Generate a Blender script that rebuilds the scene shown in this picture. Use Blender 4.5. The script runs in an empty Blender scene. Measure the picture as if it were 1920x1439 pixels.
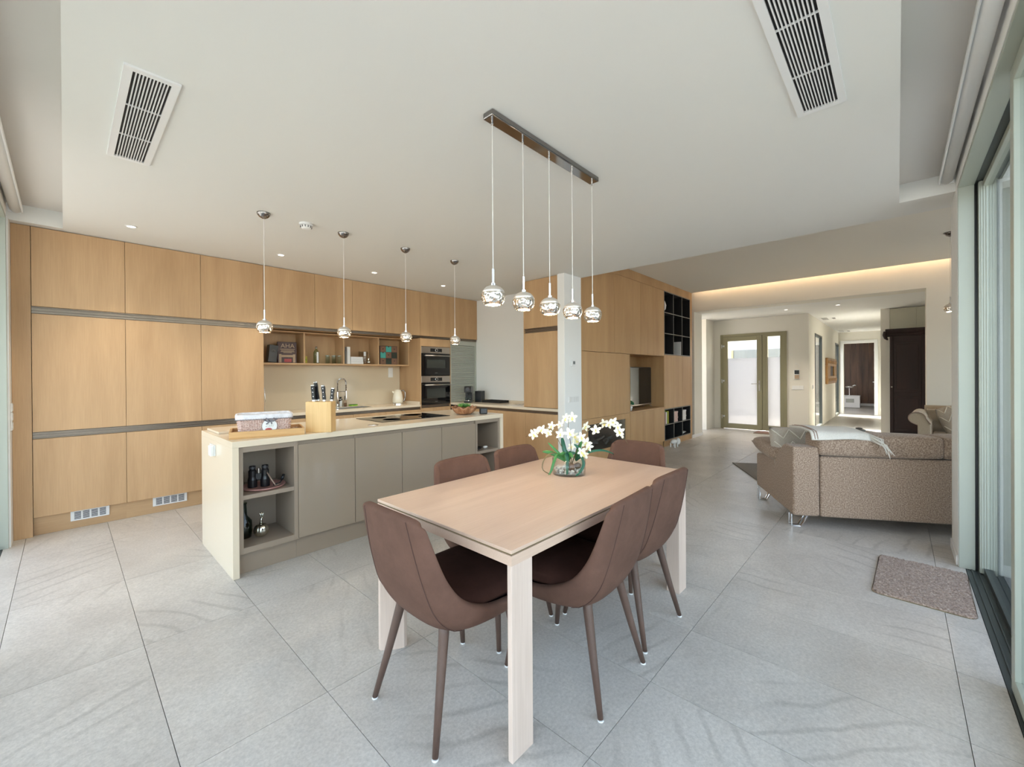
import bpy, bmesh, math, random
from mathutils import Vector, Matrix
random.seed(7)
R = math.radians
S = bpy.context.scene
COL = S.collection

# ------------------------------------------------------------------ camera, sky, sun, exposure
# World axes: X runs along the kitchen wall, Y from the glass wall towards the kitchen wall, Z up. The camera stands
# in the corner between the two glazed walls.
cam_d = bpy.data.cameras.new('camera'); cam = bpy.data.objects.new('camera', cam_d); COL.objects.link(cam)
yaw, pitch, roll = R(42.86), R(-0.18), R(0.37)
cam.location = (0, 0, 1.38)
fw = Vector((math.cos(yaw)*math.cos(pitch), math.sin(yaw)*math.cos(pitch), math.sin(pitch)))
cam.rotation_euler = (fw.to_track_quat('-Z', 'Y').to_matrix() @ Matrix.Rotation(-roll, 3, 'Z')).to_euler()
cam_d.sensor_fit = 'HORIZONTAL'; cam_d.sensor_width = 36.0
cam_d.lens = 36.0*779.0/1920.0
cam_d.shift_y = -14.5/1920.0
cam_d.clip_start = 0.03; cam_d.clip_end = 200
S.camera = cam

W = bpy.data.worlds.new('sky_world'); S.world = W; W.use_nodes = True
wn = W.node_tree.nodes; wl = W.node_tree.links; wn.clear()
w_out = wn.new('ShaderNodeOutputWorld'); w_bg = wn.new('ShaderNodeBackground'); w_sky = wn.new('ShaderNodeTexSky')
w_sky.sky_type = 'NISHITA'; w_sky.sun_disc = False; w_sky.sun_elevation = R(48); w_sky.sun_rotation = R(20)
w_sky.air_density = 1.0; w_sky.dust_density = 3.0; w_sky.ozone_density = 1.0
w_hs = wn.new('ShaderNodeHueSaturation'); w_hs.inputs['Saturation'].default_value = SKY_SAT = 0.60
w_bg.inputs['Strength'].default_value = 0.62
wl.new(w_sky.outputs[0], w_hs.inputs['Color']); wl.new(w_hs.outputs[0], w_bg.inputs['Color']); wl.new(w_bg.outputs[0], w_out.inputs['Surface'])

sun_d = bpy.data.lights.new('sun', 'SUN'); sun = bpy.data.objects.new('sun', sun_d); COL.objects.link(sun)
sun_d.energy = 5.5; sun_d.angle = R(0.6); sun_d.color = (1.0, 0.93, 0.82)
sun.rotation_euler = Vector((-0.10, -0.62, -0.78)).to_track_quat('-Z', 'Y').to_euler()
sun.location = (2, 10, 12)

def portal(loc, rot, sx, sy):
    d = bpy.data.lights.new('window_portal', 'AREA'); d.shape = 'RECTANGLE'; d.size = sx; d.size_y = sy
    d.cycles.is_portal = True
    o = bpy.data.objects.new('window_portal', d); COL.objects.link(o); o.location = loc; o.rotation_euler = rot
portal((-0.56, 2.4, 1.36), (0, R(-90), 0), 2.6, 5.6)
portal((1.95, -0.56, 1.36), (R(90), 0, 0), 4.6, 2.6)
portal((7.1, -3.55, 1.25), (R(90), 0, 0), 3.0, 2.4)

vs = S.view_settings
vs.view_transform = 'Standard'; vs.look = 'None'; vs.gamma = 1.0; vs.use_curve_mapping = False
vs.exposure = 1.18

# ------------------------------------------------------------------ materials
def new_mat(name):
    m = bpy.data.materials.new(name); m.use_nodes = True
    nt = m.node_tree; b = nt.nodes['Principled BSDF']
    return m, nt, b
def setp(b, col=None, rough=None, metal=None, spec=None, coat=None, sheen=None):
    if col is not None: b.inputs['Base Color'].default_value = (*col, 1)
    if rough is not None: b.inputs['Roughness'].default_value = rough
    if metal is not None: b.inputs['Metallic'].default_value = metal
    if spec is not None: b.inputs['Specular IOR Level'].default_value = spec
    if coat is not None: b.inputs['Coat Weight'].default_value = coat; b.inputs['Coat Roughness'].default_value = 0.05
    if sheen is not None: b.inputs['Sheen Weight'].default_value = sheen
M = {}
def plain(name, col, rough=0.5, metal=0.0, spec=None, coat=None, sheen=None, bump=0.0, bscale=200.0, vary=0.0, vscale=3.0):
    m, nt, b = new_mat(name); setp(b, col, rough, metal, spec, coat, sheen); M[name] = m
    if bump or vary:
        tc = nt.nodes.new('ShaderNodeTexCoord')
    if bump:
        n = nt.nodes.new('ShaderNodeTexNoise'); n.inputs['Scale'].default_value = bscale; n.inputs['Detail'].default_value = 3
        bp = nt.nodes.new('ShaderNodeBump'); bp.inputs['Strength'].default_value = bump; bp.inputs['Distance'].default_value = 0.002
        nt.links.new(tc.outputs['Object'], n.inputs['Vector']); nt.links.new(n.outputs[0], bp.inputs['Height']); nt.links.new(bp.outputs[0], b.inputs['Normal'])
    if vary:
        n2 = nt.nodes.new('ShaderNodeTexNoise'); n2.inputs['Scale'].default_value = vscale; n2.inputs['Detail'].default_value = 5; n2.inputs['Roughness'].default_value = 0.65
        cr = nt.nodes.new('ShaderNodeValToRGB')
        cr.color_ramp.elements[0].position = 0.3; cr.color_ramp.elements[1].position = 0.7
        cr.color_ramp.elements[0].color = (*[c*(1-vary) for c in col], 1); cr.color_ramp.elements[1].color = (*[min(1, c*(1+vary)) for c in col], 1)
        nt.links.new(tc.outputs['Object'], n2.inputs['Vector']); nt.links.new(n2.outputs[0], cr.inputs[0]); nt.links.new(cr.outputs[0], b.inputs['Base Color'])
    return m
def emit(name, col, strength):
    m, nt, b = new_mat(name); M[name] = m
    setp(b, col, 0.5); b.inputs['Emission Color'].default_value = (*col, 1); b.inputs['Emission Strength'].default_value = strength
def wood(name, dark, light, axis='Z', rough=0.45, scale=1.0, contrast=1.0, coat=0.0):
    """veneer: broad figure plus fine pores, stretched along the grain axis"""
    m, nt, b = new_mat(name); M[name] = m; setp(b, light, rough, coat=coat); N = nt.nodes; L = nt.links
    tc = N.new('ShaderNodeTexCoord'); oi = N.new('ShaderNodeObjectInfo')
    mul = N.new('ShaderNodeMath'); mul.operation = 'MULTIPLY'; mul.inputs[1].default_value = 37.0; L.new(oi.outputs['Random'], mul.inputs[0])
    add = N.new('ShaderNodeVectorMath'); add.operation = 'ADD'; L.new(tc.outputs['Object'], add.inputs[0]); L.new(mul.outputs[0], add.inputs[1])
    def stretched(a, c):
        mp = N.new('ShaderNodeMapping'); sc = [a*scale]*3; sc['XYZ'.index(axis)] = c*scale; mp.inputs['Scale'].default_value = sc
        L.new(add.outputs[0], mp.inputs['Vector']); return mp
    n1 = N.new('ShaderNodeTexNoise'); n1.inputs['Scale'].default_value = 1.0; n1.inputs['Detail'].default_value = 4; n1.inputs['Distortion'].default_value = 0.6
    L.new(stretched(5.0, 0.55).outputs[0], n1.inputs['Vector'])
    n2 = N.new('ShaderNodeTexNoise'); n2.inputs['Scale'].default_value = 1.0; n2.inputs['Detail'].default_value = 3
    L.new(stretched(160.0, 5.0).outputs[0], n2.inputs['Vector'])
    mx = N.new('ShaderNodeMath'); mx.operation = 'MULTIPLY_ADD'; mx.inputs[1].default_value = 0.35
    L.new(n2.outputs[0], mx.inputs[0]); 
    m2 = N.new('ShaderNodeMath'); m2.operation = 'MULTIPLY'; m2.inputs[1].default_value = 0.75; L.new(n1.outputs[0], m2.inputs[0]); L.new(m2.outputs[0], mx.inputs[2])
    cr = N.new('ShaderNodeValToRGB'); cr.color_ramp.elements[0].position = 0.55-0.25/contrast; cr.color_ramp.elements[1].position = 0.55+0.25/contrast
    cr.color_ramp.elements[0].color = (*dark, 1); cr.color_ramp.elements[1].color = (*light, 1)
    L.new(mx.outputs[0], cr.inputs[0]); L.new(cr.outputs[0], b.inputs['Base Color'])
    bp = N.new('ShaderNodeBump'); bp.inputs['Strength'].default_value = 0.12; bp.inputs['Distance'].default_value = 0.001
    L.new(n2.outputs[0], bp.inputs['Height']); L.new(bp.outputs[0], b.inputs['Normal'])
def glass(name, tint=(1, 1, 1), ior=1.5, rough=0.0):
    m = bpy.data.materials.new(name); m.use_nodes = True; nt = m.node_tree; N = nt.nodes; L = nt.links; N.clear(); M[name] = m
    o = N.new('ShaderNodeOutputMaterial'); t = N.new('ShaderNodeBsdfTransparent'); t.inputs[0].default_value = (*tint, 1)
    g = N.new('ShaderNodeBsdfGlossy'); g.inputs['Roughness'].default_value = rough
    lw = N.new('ShaderNodeLayerWeight'); lw.inputs[0].default_value = 0.5; x = N.new('ShaderNodeMixShader')
    pw = N.new('ShaderNodeMath'); pw.operation = 'POWER'; pw.inputs[1].default_value = 4.0; L.new(lw.outputs['Facing'], pw.inputs[0])
    f = N.new('ShaderNodeMath'); f.operation = 'MULTIPLY_ADD'; f.inputs[1].default_value = 0.90; f.inputs[2].default_value = 0.05; L.new(pw.outputs[0], f.inputs[0])
    L.new(f.outputs[0], x.inputs[0]); L.new(t.outputs[0], x.inputs[1]); L.new(g.outputs[0], x.inputs[2]); L.new(x.outputs[0], o.inputs[0])
def frosted(name, col):
    """satin glass: a soft see-through blur plus some diffusion"""
    m = bpy.data.materials.new(name); m.use_nodes = True; nt = m.node_tree; N = nt.nodes; L = nt.links; N.clear(); M[name] = m
    o = N.new('ShaderNodeOutputMaterial'); t = N.new('ShaderNodeBsdfTranslucent'); t.inputs[0].default_value = (*col, 1)
    g = N.new('ShaderNodeBsdfRefraction'); g.inputs['Roughness'].default_value = 0.42; g.inputs['IOR'].default_value = 1.04; g.inputs[0].default_value = (*col, 1); x = N.new('ShaderNodeMixShader'); x.inputs[0].default_value = 0.6
    L.new(t.outputs[0], x.inputs[1]); L.new(g.outputs[0], x.inputs[2]); L.new(x.outputs[0], o.inputs[0])
def fleck(name, cols, scale, rough=0.9, bump=0.4, sheen=0.2):
    """woven or pile fabric flecked in a few tones"""
    m, nt, b = new_mat(name); M[name] = m; setp(b, cols[0], rough, sheen=sheen); N = nt.nodes; L = nt.links
    tc = N.new('ShaderNodeTexCoord'); n = N.new('ShaderNodeTexNoise'); n.inputs['Scale'].default_value = scale; n.inputs['Detail'].default_value = 4; n.inputs['Roughness'].default_value = 0.75
    L.new(tc.outputs['Object'], n.inputs['Vector']); cr = N.new('ShaderNodeValToRGB'); e = cr.color_ramp.elements
    e[0].position = 0.32; e[1].position = 0.68; e[0].color = (*cols[0], 1); e[1].color = (*cols[-1], 1)
    if len(cols) > 2:
        k = e.new(0.5); k.color = (*cols[1], 1)
    L.new(n.outputs[0], cr.inputs[0]); L.new(cr.outputs[0], b.inputs['Base Color'])
    bp = N.new('ShaderNodeBump'); bp.inputs['Strength'].default_value = bump; bp.inputs['Distance'].default_value = 0.004
    L.new(n.outputs[0], bp.inputs['Height']); L.new(bp.outputs[0], b.inputs['Normal'])
def stone_tile(name):
    m, nt, b = new_mat(name); M[name] = m; setp(b, (0.5, 0.5, 0.48), 0.34, spec=0.45); N = nt.nodes; L = nt.links
    tc = N.new('ShaderNodeTexCoord'); oi = N.new('ShaderNodeObjectInfo')
    mul = N.new('ShaderNodeMath'); mul.operation = 'MULTIPLY'; mul.inputs[1].default_value = 61.0; L.new(oi.outputs['Random'], mul.inputs[0])
    add = N.new('ShaderNodeVectorMath'); add.operation = 'ADD'; L.new(tc.outputs['Object'], add.inputs[0]); L.new(mul.outputs[0], add.inputs[1])
    # sedimentary veins: a distorted wave shown only in patches
    rot = N.new('ShaderNodeVectorRotate'); rot.rotation_type = 'Z_AXIS'; ra = N.new('ShaderNodeMath'); ra.operation = 'MULTIPLY'; ra.inputs[1].default_value = 19.0
    L.new(oi.outputs['Random'], ra.inputs[0]); L.new(ra.outputs[0], rot.inputs['Angle']); L.new(add.outputs[0], rot.inputs['Vector'])
    wv = N.new('ShaderNodeTexWave'); wv.inputs['Scale'].default_value = 2.6; wv.inputs['Distortion'].default_value = 6.0; wv.inputs['Detail'].default_value = 4; wv.inputs['Detail Scale'].default_value = 0.55
    L.new(rot.outputs[0], wv.inputs['Vector'])
    msk = N.new('ShaderNodeTexNoise'); msk.inputs['Scale'].default_value = 1.5; msk.inputs['Detail'].default_value = 2; L.new(add.outputs[0], msk.inputs['Vector'])
    mr = N.new('ShaderNodeMapRange'); mr.inputs['From Min'].default_value = 0.51; mr.inputs['From Max'].default_value = 0.63; L.new(msk.outputs[0], mr.inputs['Value'])
    wr = N.new('ShaderNodeValToRGB'); wr.color_ramp.elements[0].position = 0.0; wr.color_ramp.elements[1].position = 0.16
    wr.color_ramp.elements[0].color = (1, 1, 1, 1); wr.color_ramp.elements[1].color = (0, 0, 0, 1); L.new(wv.outputs[0], wr.inputs[0])
    mm = N.new('ShaderNodeMath'); mm.operation = 'MULTIPLY'; L.new(wr.outputs[0], mm.inputs[0]); L.new(mr.outputs[0], mm.inputs[1])
    m3 = N.new('ShaderNodeMath'); m3.operation = 'MULTIPLY'; m3.inputs[1].default_value = 0.36; L.new(mm.outputs[0], m3.inputs[0])
    big = N.new('ShaderNodeTexNoise'); big.inputs['Scale'].default_value = 2.2; big.inputs['Detail'].default_value = 6; big.inputs['Roughness'].default_value = 0.6; L.new(add.outputs[0], big.inputs['Vector'])
    cr = N.new('ShaderNodeValToRGB'); cr.color_ramp.elements[0].position = 0.3; cr.color_ramp.elements[1].position = 0.7
    cr.color_ramp.elements[0].color = (0.46, 0.432, 0.395, 1); cr.color_ramp.elements[1].color = (0.59, 0.56, 0.515, 1); L.new(big.outputs[0], cr.inputs[0])
    sp = N.new('ShaderNodeTexNoise'); sp.inputs['Scale'].default_value = 70; sp.inputs['Detail'].default_value = 6; sp.inputs['Roughness'].default_value = 0.75; L.new(add.outputs[0], sp.inputs['Vector'])
    spr = N.new('ShaderNodeMapRange'); spr.inputs['From Min'].default_value = 0.3; spr.inputs['From Max'].default_value = 0.7; spr.inputs['To Min'].default_value = 0.80; spr.inputs['To Max'].default_value = 1.18; L.new(sp.outputs[0], spr.inputs['Value'])
    mc = N.new('ShaderNodeMix'); mc.data_type = 'RGBA'; L.new(m3.outputs[0], mc.inputs[0]); L.new(cr.outputs[0], mc.inputs[6]); mc.inputs[7].default_value = (0.25, 0.235, 0.21, 1)
    vm = N.new('ShaderNodeVectorMath'); vm.operation = 'SCALE'; L.new(mc.outputs[2], vm.inputs[0]); L.new(spr.outputs[0], vm.inputs['Scale'])
    L.new(vm.outputs[0], b.inputs['Base Color'])
    bp = N.new('ShaderNodeBump'); bp.inputs['Strength'].default_value = 0.15; bp.inputs['Distance'].default_value = 0.002; L.new(sp.outputs[0], bp.inputs['Height']); L.new(bp.outputs[0], b.inputs['Normal'])

wood('oak', (0.43, 0.265, 0.132), (0.60, 0.392, 0.212))
wood('oak_flat', (0.43, 0.265, 0.132), (0.60, 0.392, 0.212), axis='X')
wood('oak_media', (0.43, 0.250, 0.110), (0.59, 0.368, 0.178))
wood('oak_table', (0.53, 0.37, 0.275), (0.68, 0.51, 0.395), axis='X', rough=0.38)
wood('oak_table_leg', (0.55, 0.42, 0.34), (0.75, 0.61, 0.52), axis='Z', rough=0.45)
wood('oak_block', (0.62, 0.36, 0.13), (0.80, 0.53, 0.24), contrast=1.3)
wood('oak_tray', (0.50, 0.27, 0.09), (0.72, 0.44, 0.19), axis='X', contrast=1.5)
wood('walnut_wall', (0.055, 0.026, 0.014), (0.17, 0.085, 0.045), contrast=1.6)
wood('mahogany', (0.008, 0.003, 0.003), (0.030, 0.008, 0.007), rough=0.55)
wood('carved_oak', (0.22, 0.10, 0.025), (0.50, 0.28, 0.09), scale=2, contrast=1.6)
wood('chair_leg', (0.075, 0.043, 0.032), (0.13, 0.078, 0.058), scale=2)
stone_tile('tile')
plain('grout', (0.42, 0.41, 0.38), 0.9)
plain('paint', (0.76, 0.755, 0.715), 0.85, bump=0.05, bscale=160)
plain('paint_recess_shade', (0.68, 0.645, 0.60), 0.85)  # beige, and darkened to stand in for the shade inside the recess
plain('paint_white', (0.83, 0.83, 0.81), 0.8)
plain('paint_warm', (0.80, 0.77, 0.69), 0.85)
plain('quartz', (0.75, 0.64, 0.49), 0.16, spec=0.5)
plain('splash_glass', (0.66, 0.56, 0.41), 0.10, spec=0.5)
plain('taupe_gloss', (0.315, 0.252, 0.190), 0.10, spec=0.5, coat=0.4)
plain('taupe', (0.300, 0.238, 0.182), 0.32, spec=0.5)
plain('rail_metal', (0.24, 0.20, 0.165), 0.32, 0.9)
plain('alu', (0.42, 0.45, 0.39), 0.42, 0.25)
plain('alu_dark', (0.055, 0.065, 0.065), 0.4, 0.3)
plain('door_olive', (0.30, 0.27, 0.165), 0.4, 0.3)
plain('steel', (0.50, 0.46, 0.42), 0.30, 1.0)
plain('tambour', (0.50, 0.52, 0.47), 0.38, 0.35)
plain('chrome', (0.82, 0.82, 0.83), 0.06, 1.0)
plain('chrome_dark', (0.30, 0.28, 0.27), 0.08, 1.0)
plain('cord', (0.72, 0.69, 0.65), 0.4)
plain('black_glass', (0.006, 0.006, 0.007), 0.05, spec=0.6)
plain('oven_window', (0.035, 0.04, 0.036), 0.06, spec=0.6)
plain('black', (0.008, 0.008, 0.010), 0.28)
plain('black_matte', (0.010, 0.010, 0.011), 0.6)
plain('dark_grey', (0.05, 0.052, 0.06), 0.4)
plain('grey_frame', (0.20, 0.19, 0.17), 0.45)
plain('white', (0.80, 0.80, 0.79), 0.4)
plain('white_gloss', (0.82, 0.82, 0.80), 0.15)
plain('cream_enamel', (0.78, 0.73, 0.60), 0.15, coat=0.3)
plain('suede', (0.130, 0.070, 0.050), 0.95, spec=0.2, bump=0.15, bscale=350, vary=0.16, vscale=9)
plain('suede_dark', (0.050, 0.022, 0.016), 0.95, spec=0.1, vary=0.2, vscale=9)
plain('seam', (0.085, 0.042, 0.032), 0.9)
fleck('sofa_fabric', [(0.14, 0.088, 0.058), (0.315, 0.222, 0.158), (0.57, 0.445, 0.34)], 105, bump=0.15)
fleck('cushion_fabric', [(0.36, 0.31, 0.25), (0.50, 0.44, 0.365)], 120)
fleck('tufted_linen', [(0.40, 0.33, 0.24), (0.52, 0.44, 0.335)], 160)
fleck('mat_pile', [(0.13, 0.085, 0.062), (0.30, 0.215, 0.165), (0.56, 0.455, 0.375)], 95, bump=0.8)
fleck('rug_wool', [(0.12, 0.095, 0.065), (0.19, 0.155, 0.11)], 120)
fleck('coir', [(0.16, 0.055, 0.025), (0.24, 0.095, 0.045)], 150)
fleck('throw_wool', [(0.62, 0.58, 0.51), (0.76, 0.73, 0.66)], 140)
plain('cream_yarn', (0.72, 0.68, 0.58), 0.9)
fleck('wicker', [(0.42, 0.24, 0.19), (0.70, 0.50, 0.43), (0.84, 0.70, 0.64)], 90, bump=0.6)
plain('liner', (0.74, 0.72, 0.74), 0.9, vary=0.16, vscale=26)
plain('ribbon', (0.20, 0.19, 0.21), 0.7)
plain('red_print', (0.45, 0.09, 0.09), 0.7)
glass('pane', (0.955, 0.975, 0.965), 1.5)
glass('clear_glass', (0.97, 0.985, 0.98), 1.45)
glass('aqua_glass', (0.90, 0.97, 0.955), 1.5)
glass('green_glass', (0.66, 0.76, 0.62), 1.5)
glass('smoke_glass', (0.20, 0.30, 0.27), 1.5)
frosted('frosted', (0.47, 0.475, 0.48))
emit('bulb', (1.0, 0.80, 0.52), 3.5)
emit('spot_lens', (1.0, 0.93, 0.82), 3.0)
emit('led', (1.0, 0.72, 0.48), 8.0)
plain('leaf', (0.05, 0.20, 0.045), 0.35, vary=0.35, vscale=20)
plain('leaf_dark', (0.018, 0.11, 0.06), 0.3)
plain('succulent', (0.13, 0.33, 0.06), 0.4, vary=0.3, vscale=30)
plain('petal', (0.86, 0.84, 0.70), 0.5, vary=0.06, vscale=40)
plain('petal_yellow', (0.78, 0.70, 0.22), 0.5)
plain('stem_brown', (0.17, 0.13, 0.06), 0.6)
plain('bark', (0.16, 0.085, 0.045), 0.8, vary=0.3, vscale=60)
plain('pebble', (0.80, 0.79, 0.76), 0.4, vary=0.2, vscale=30)
wood('burl', (0.16, 0.06, 0.025), (0.50, 0.26, 0.13), scale=5, contrast=1.6)
plain('teal', (0.06, 0.36, 0.30), 0.6)
plain('green_drawer', (0.022, 0.035, 0.022), 0.6)
plain('brown_card', (0.20, 0.105, 0.062), 0.7, vary=0.2, vscale=50)
plain('book_brown', (0.055, 0.018, 0.018), 0.45)
plain('book_tan', (0.46, 0.33, 0.22), 0.6)
plain('book_plum', (0.16, 0.07, 0.10), 0.5)
plain('yellow_card', (0.46, 0.40, 0.05), 0.6)
plain('lime', (0.26, 0.36, 0.03), 0.6)
plain('sponge', (0.34, 0.58, 0.08), 0.9)
plain('rose_tray', (0.38, 0.19, 0.165), 0.45)
plain('strap', (0.33, 0.23, 0.18), 0.6)
plain('silver_leaf', (0.62, 0.62, 0.55), 0.18, 1.0)
plain('beige_lacquer', (0.60, 0.58, 0.46), 0.5)
plain('terrace_warm', (0.42, 0.34, 0.28), 0.8)
plain('terrace', (0.36, 0.345, 0.32), 0.8, vary=0.08, vscale=2)
plain('render_wall', (0.50, 0.50, 0.49), 0.9)
plain('dark_backing', (0.07, 0.075, 0.07), 0.8, vary=0.3, vscale=4)
plain('grey_block', (0.17, 0.18, 0.175), 0.8)
plain('log', (0.06, 0.06, 0.06), 0.9, vary=0.5, vscale=30)
# dimpled mercury glass of the pendant globes
m, nt, b = new_mat('mercury'); M['mercury'] = m; setp(b, (0.86, 0.80, 0.72), 0.13, 1.0)
tc = nt.nodes.new('ShaderNodeTexCoord'); vo = nt.nodes.new('ShaderNodeTexVoronoi'); vo.inputs['Scale'].default_value = 62
bp = nt.nodes.new('ShaderNodeBump'); bp.inputs['Strength'].default_value = 0.55; bp.inputs['Distance'].default_value = 0.01
nt.links.new(tc.outputs['Object'], vo.inputs['Vector']); nt.links.new(vo.outputs['Distance'], bp.inputs['Height']); nt.links.new(bp.outputs[0], b.inputs['Normal'])
plain('mercury_top', (0.78, 0.72, 0.65), 0.32, 0.75)

# ------------------------------------------------------------------ mesh helpers
MW = {}
class MB:
    def __init__(s): s.v = []; s.f = []
    def add(s, vs, fs):
        n = len(s.v); s.v += [tuple(p) for p in vs]; s.f += [tuple(i+n for i in q) for q in fs]; return s
    def box(s, x0, x1, y0, y1, z0, z1):
        return s.add([(x, y, z) for z in (z0, z1) for y in (y0, y1) for x in (x0, x1)],
                     [(0, 2, 3, 1), (4, 5, 7, 6), (0, 1, 5, 4), (2, 6, 7, 3), (0, 4, 6, 2), (1, 3, 7, 5)])
    def prism(s, poly, z0, z1):
        n = len(poly)
        return s.add([(x, y, z0) for x, y in poly]+[(x, y, z1) for x, y in poly],
                     [tuple(reversed(range(n))), tuple(range(n, 2*n))]+[(i, (i+1) % n, n+(i+1) % n, n+i) for i in range(n)])
    def lathe(s, prof, c=(0, 0, 0), n=24, squash=1.0, cap=True):
        k = len(prof); vs = []
        for r, z in prof:
            for i in range(n):
                a = 2*math.pi*i/n; vs.append((c[0]+r*math.cos(a), c[1]+squash*r*math.sin(a), c[2]+z))
        fs = [(j*n+i, j*n+(i+1) % n, (j+1)*n+(i+1) % n, (j+1)*n+i) for j in range(k-1) for i in range(n)]
        if cap: fs.append(tuple(range((k-1)*n, k*n)))
        fs.append(tuple(reversed(range(n))))
        return s.add(vs, fs)
    def tube(s, pts, r, n=8, cap=True):
        pts = [Vector(p) for p in pts]; rs = r if isinstance(r, (list, tuple)) else [r]*len(pts)
        up = None; vs = []
        for i, p in enumerate(pts):
            t = (pts[min(i+1, len(pts)-1)]-pts[max(i-1, 0)]).normalized()
            if up is None:
                up = t.orthogonal().normalized()
            up = (up-t*up.dot(t))
            up = up.normalized() if up.length > 1e-6 else t.orthogonal().normalized()
            w = t.cross(up)
            for k in range(n):
                a = 2*math.pi*k/n; vs.append(p+(up*math.cos(a)+w*math.sin(a))*rs[i])
        fs = [(j*n+i, j*n+(i+1) % n, (j+1)*n+(i+1) % n, (j+1)*n+i) for j in range(len(pts)-1) for i in range(n)]
        if cap:
            fs.append(tuple(reversed(range(n)))); fs.append(tuple(range((len(pts)-1)*n, len(pts)*n)))
        return s.add(vs, fs)
    def grid(s, fn, nu, nv):
        vs = [fn(i/nu, j/nv) for i in range(nu+1) for j in range(nv+1)]
        return s.add(vs, [(i*(nv+1)+j, i*(nv+1)+j+1, (i+1)*(nv+1)+j+1, (i+1)*(nv+1)+j) for i in range(nu) for j in range(nv)])
    def ball(s, c, r, n=12, sq=(1, 1, 1)):
        k = n//2; vs = []; 
        for j in range(k+1):
            th = math.pi*j/k
            for i in range(n):
                a = 2*math.pi*i/n; vs.append((c[0]+r*sq[0]*math.sin(th)*math.cos(a), c[1]+r*sq[1]*math.sin(th)*math.sin(a), c[2]-r*sq[2]*math.cos(th)))
        return s.add(vs, [(j*n+i, j*n+(i+1) % n, (j+1)*n+(i+1) % n, (j+1)*n+i) for j in range(k) for i in range(n)])
    def pillow(s, w, d, h, n=10, p=2.6):
        """soft cushion centred on the origin, w x d in plan, h thick"""
        def f(sgn):
            def g(u, v):
                a, c = 2*u-1, 2*v-1
                e = max(0.0, (1-abs(a)**p))*max(0.0, (1-abs(c)**p))
                k = 1-0.06*(a*a*c*c)
                return (a*w/2*k, c*d/2*k, sgn*h/2*e**0.42)
            return g
        s.grid(f(1), n, n); k = len(s.v); s.grid(f(-1), n, n)
        s.f = [q if max(q) < k else tuple(reversed(q)) for q in s.f]
        return s
    def xf(s, mat):
        s.v = [tuple(mat @ Vector(p)) for p in s.v]; return s
    def build(s, name, mat, parent=None, bevel=0.0, smooth=False, subsurf=0, solid=0.0, world=True, seg=2, offset=0.0):
        inv = MW[parent].inverted() if (parent is not None and world) else Matrix()
        me = bpy.data.meshes.new(name); me.from_pydata([inv @ Vector(p) for p in s.v], [], s.f)
        if smooth:
            bm = bmesh.new(); bm.from_mesh(me); bmesh.ops.remove_doubles(bm, verts=bm.verts, dist=1e-5)
            bmesh.ops.recalc_face_normals(bm, faces=bm.faces); bm.to_mesh(me); bm.free()
            me.polygons.foreach_set('use_smooth', [True]*len(me.polygons))
        me.update(); me.materials.append(M[mat] if isinstance(mat, str) else mat)
        o = bpy.data.objects.new(name, me); COL.objects.link(o)
        if parent is not None: o.parent = parent; MW[o] = MW[parent]
        else: MW[o] = Matrix()
        if solid:
            q = o.modifiers.new('thickness', 'SOLIDIFY'); q.thickness = solid; q.offset = offset
        if bevel:
            q = o.modifiers.new('bevel', 'BEVEL'); q.width = bevel; q.segments = seg; q.limit_method = 'ANGLE'; q.angle_limit = R(40)
        if subsurf:
            q = o.modifiers.new('smooth', 'SUBSURF'); q.levels = subsurf; q.render_levels = subsurf
        return o
def tag(o, label=None, cat=None, group=None, kind=None):
    for k, v in (('label', label), ('category', cat), ('group', group), ('kind', kind)):
        if v: o[k] = v
    return o
def thing(name, label, cat, loc=(0, 0, 0), rz=0.0, group=None):
    o = bpy.data.objects.new(name, None); COL.objects.link(o); o.empty_display_size = 0.05
    o.location = loc; o.rotation_euler = (0, 0, rz); MW[o] = Matrix.Translation(loc) @ Matrix.Rotation(rz, 4, 'Z')
    return tag(o, label, cat, group)
def box(name, mat, parent, x0, x1, y0, y1, z0, z1, bevel=0.0, world=True):
    return MB().box(x0, x1, y0, y1, z0, z1).build(name, mat, parent, bevel=bevel, world=world)
def text(name, body, size, mat, parent, loc, shear=0.0):
    cu = bpy.data.curves.new(name, 'FONT'); cu.body = body; cu.size = size; cu.align_x = 'CENTER'; cu.shear = shear; cu.extrude = 0.0004
    tmp = bpy.data.objects.new(name+'_curve', cu); COL.objects.link(tmp)
    me = bpy.data.meshes.new_from_object(tmp.evaluated_get(bpy.context.evaluated_depsgraph_get())); bpy.data.objects.remove(tmp); bpy.data.curves.remove(cu)
    me.transform(Matrix.Translation(loc) @ Matrix.Rotation(R(90), 4, 'X')); me.materials.clear(); me.materials.append(M[mat])
    o = bpy.data.objects.new(name, me); COL.objects.link(o); o.parent = parent; MW[o] = MW[parent]; return o
def struct(o): return tag(o, kind='structure')
def copy_tree(o, parent=None):
    c = o.copy(); COL.objects.link(c); c.parent = parent
    for ch in list(o.children): copy_tree(ch, c)
    return c
def place(root, loc, rz, label, group=None):
    root.location = loc; root.rotation_euler = (0, 0, rz); root['label'] = label
    if group: root['group'] = group
    MW[root] = Matrix.Translation(loc) @ Matrix.Rotation(rz, 4, 'Z'); return root

# ================================================================== the shell
ZC = 2.69                                     # kitchen and dining ceiling
floor = struct(MB().box(-0.52, 24, -3.7, 6.3, -0.16, -0.012).build('floor', 'grout'))
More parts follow.
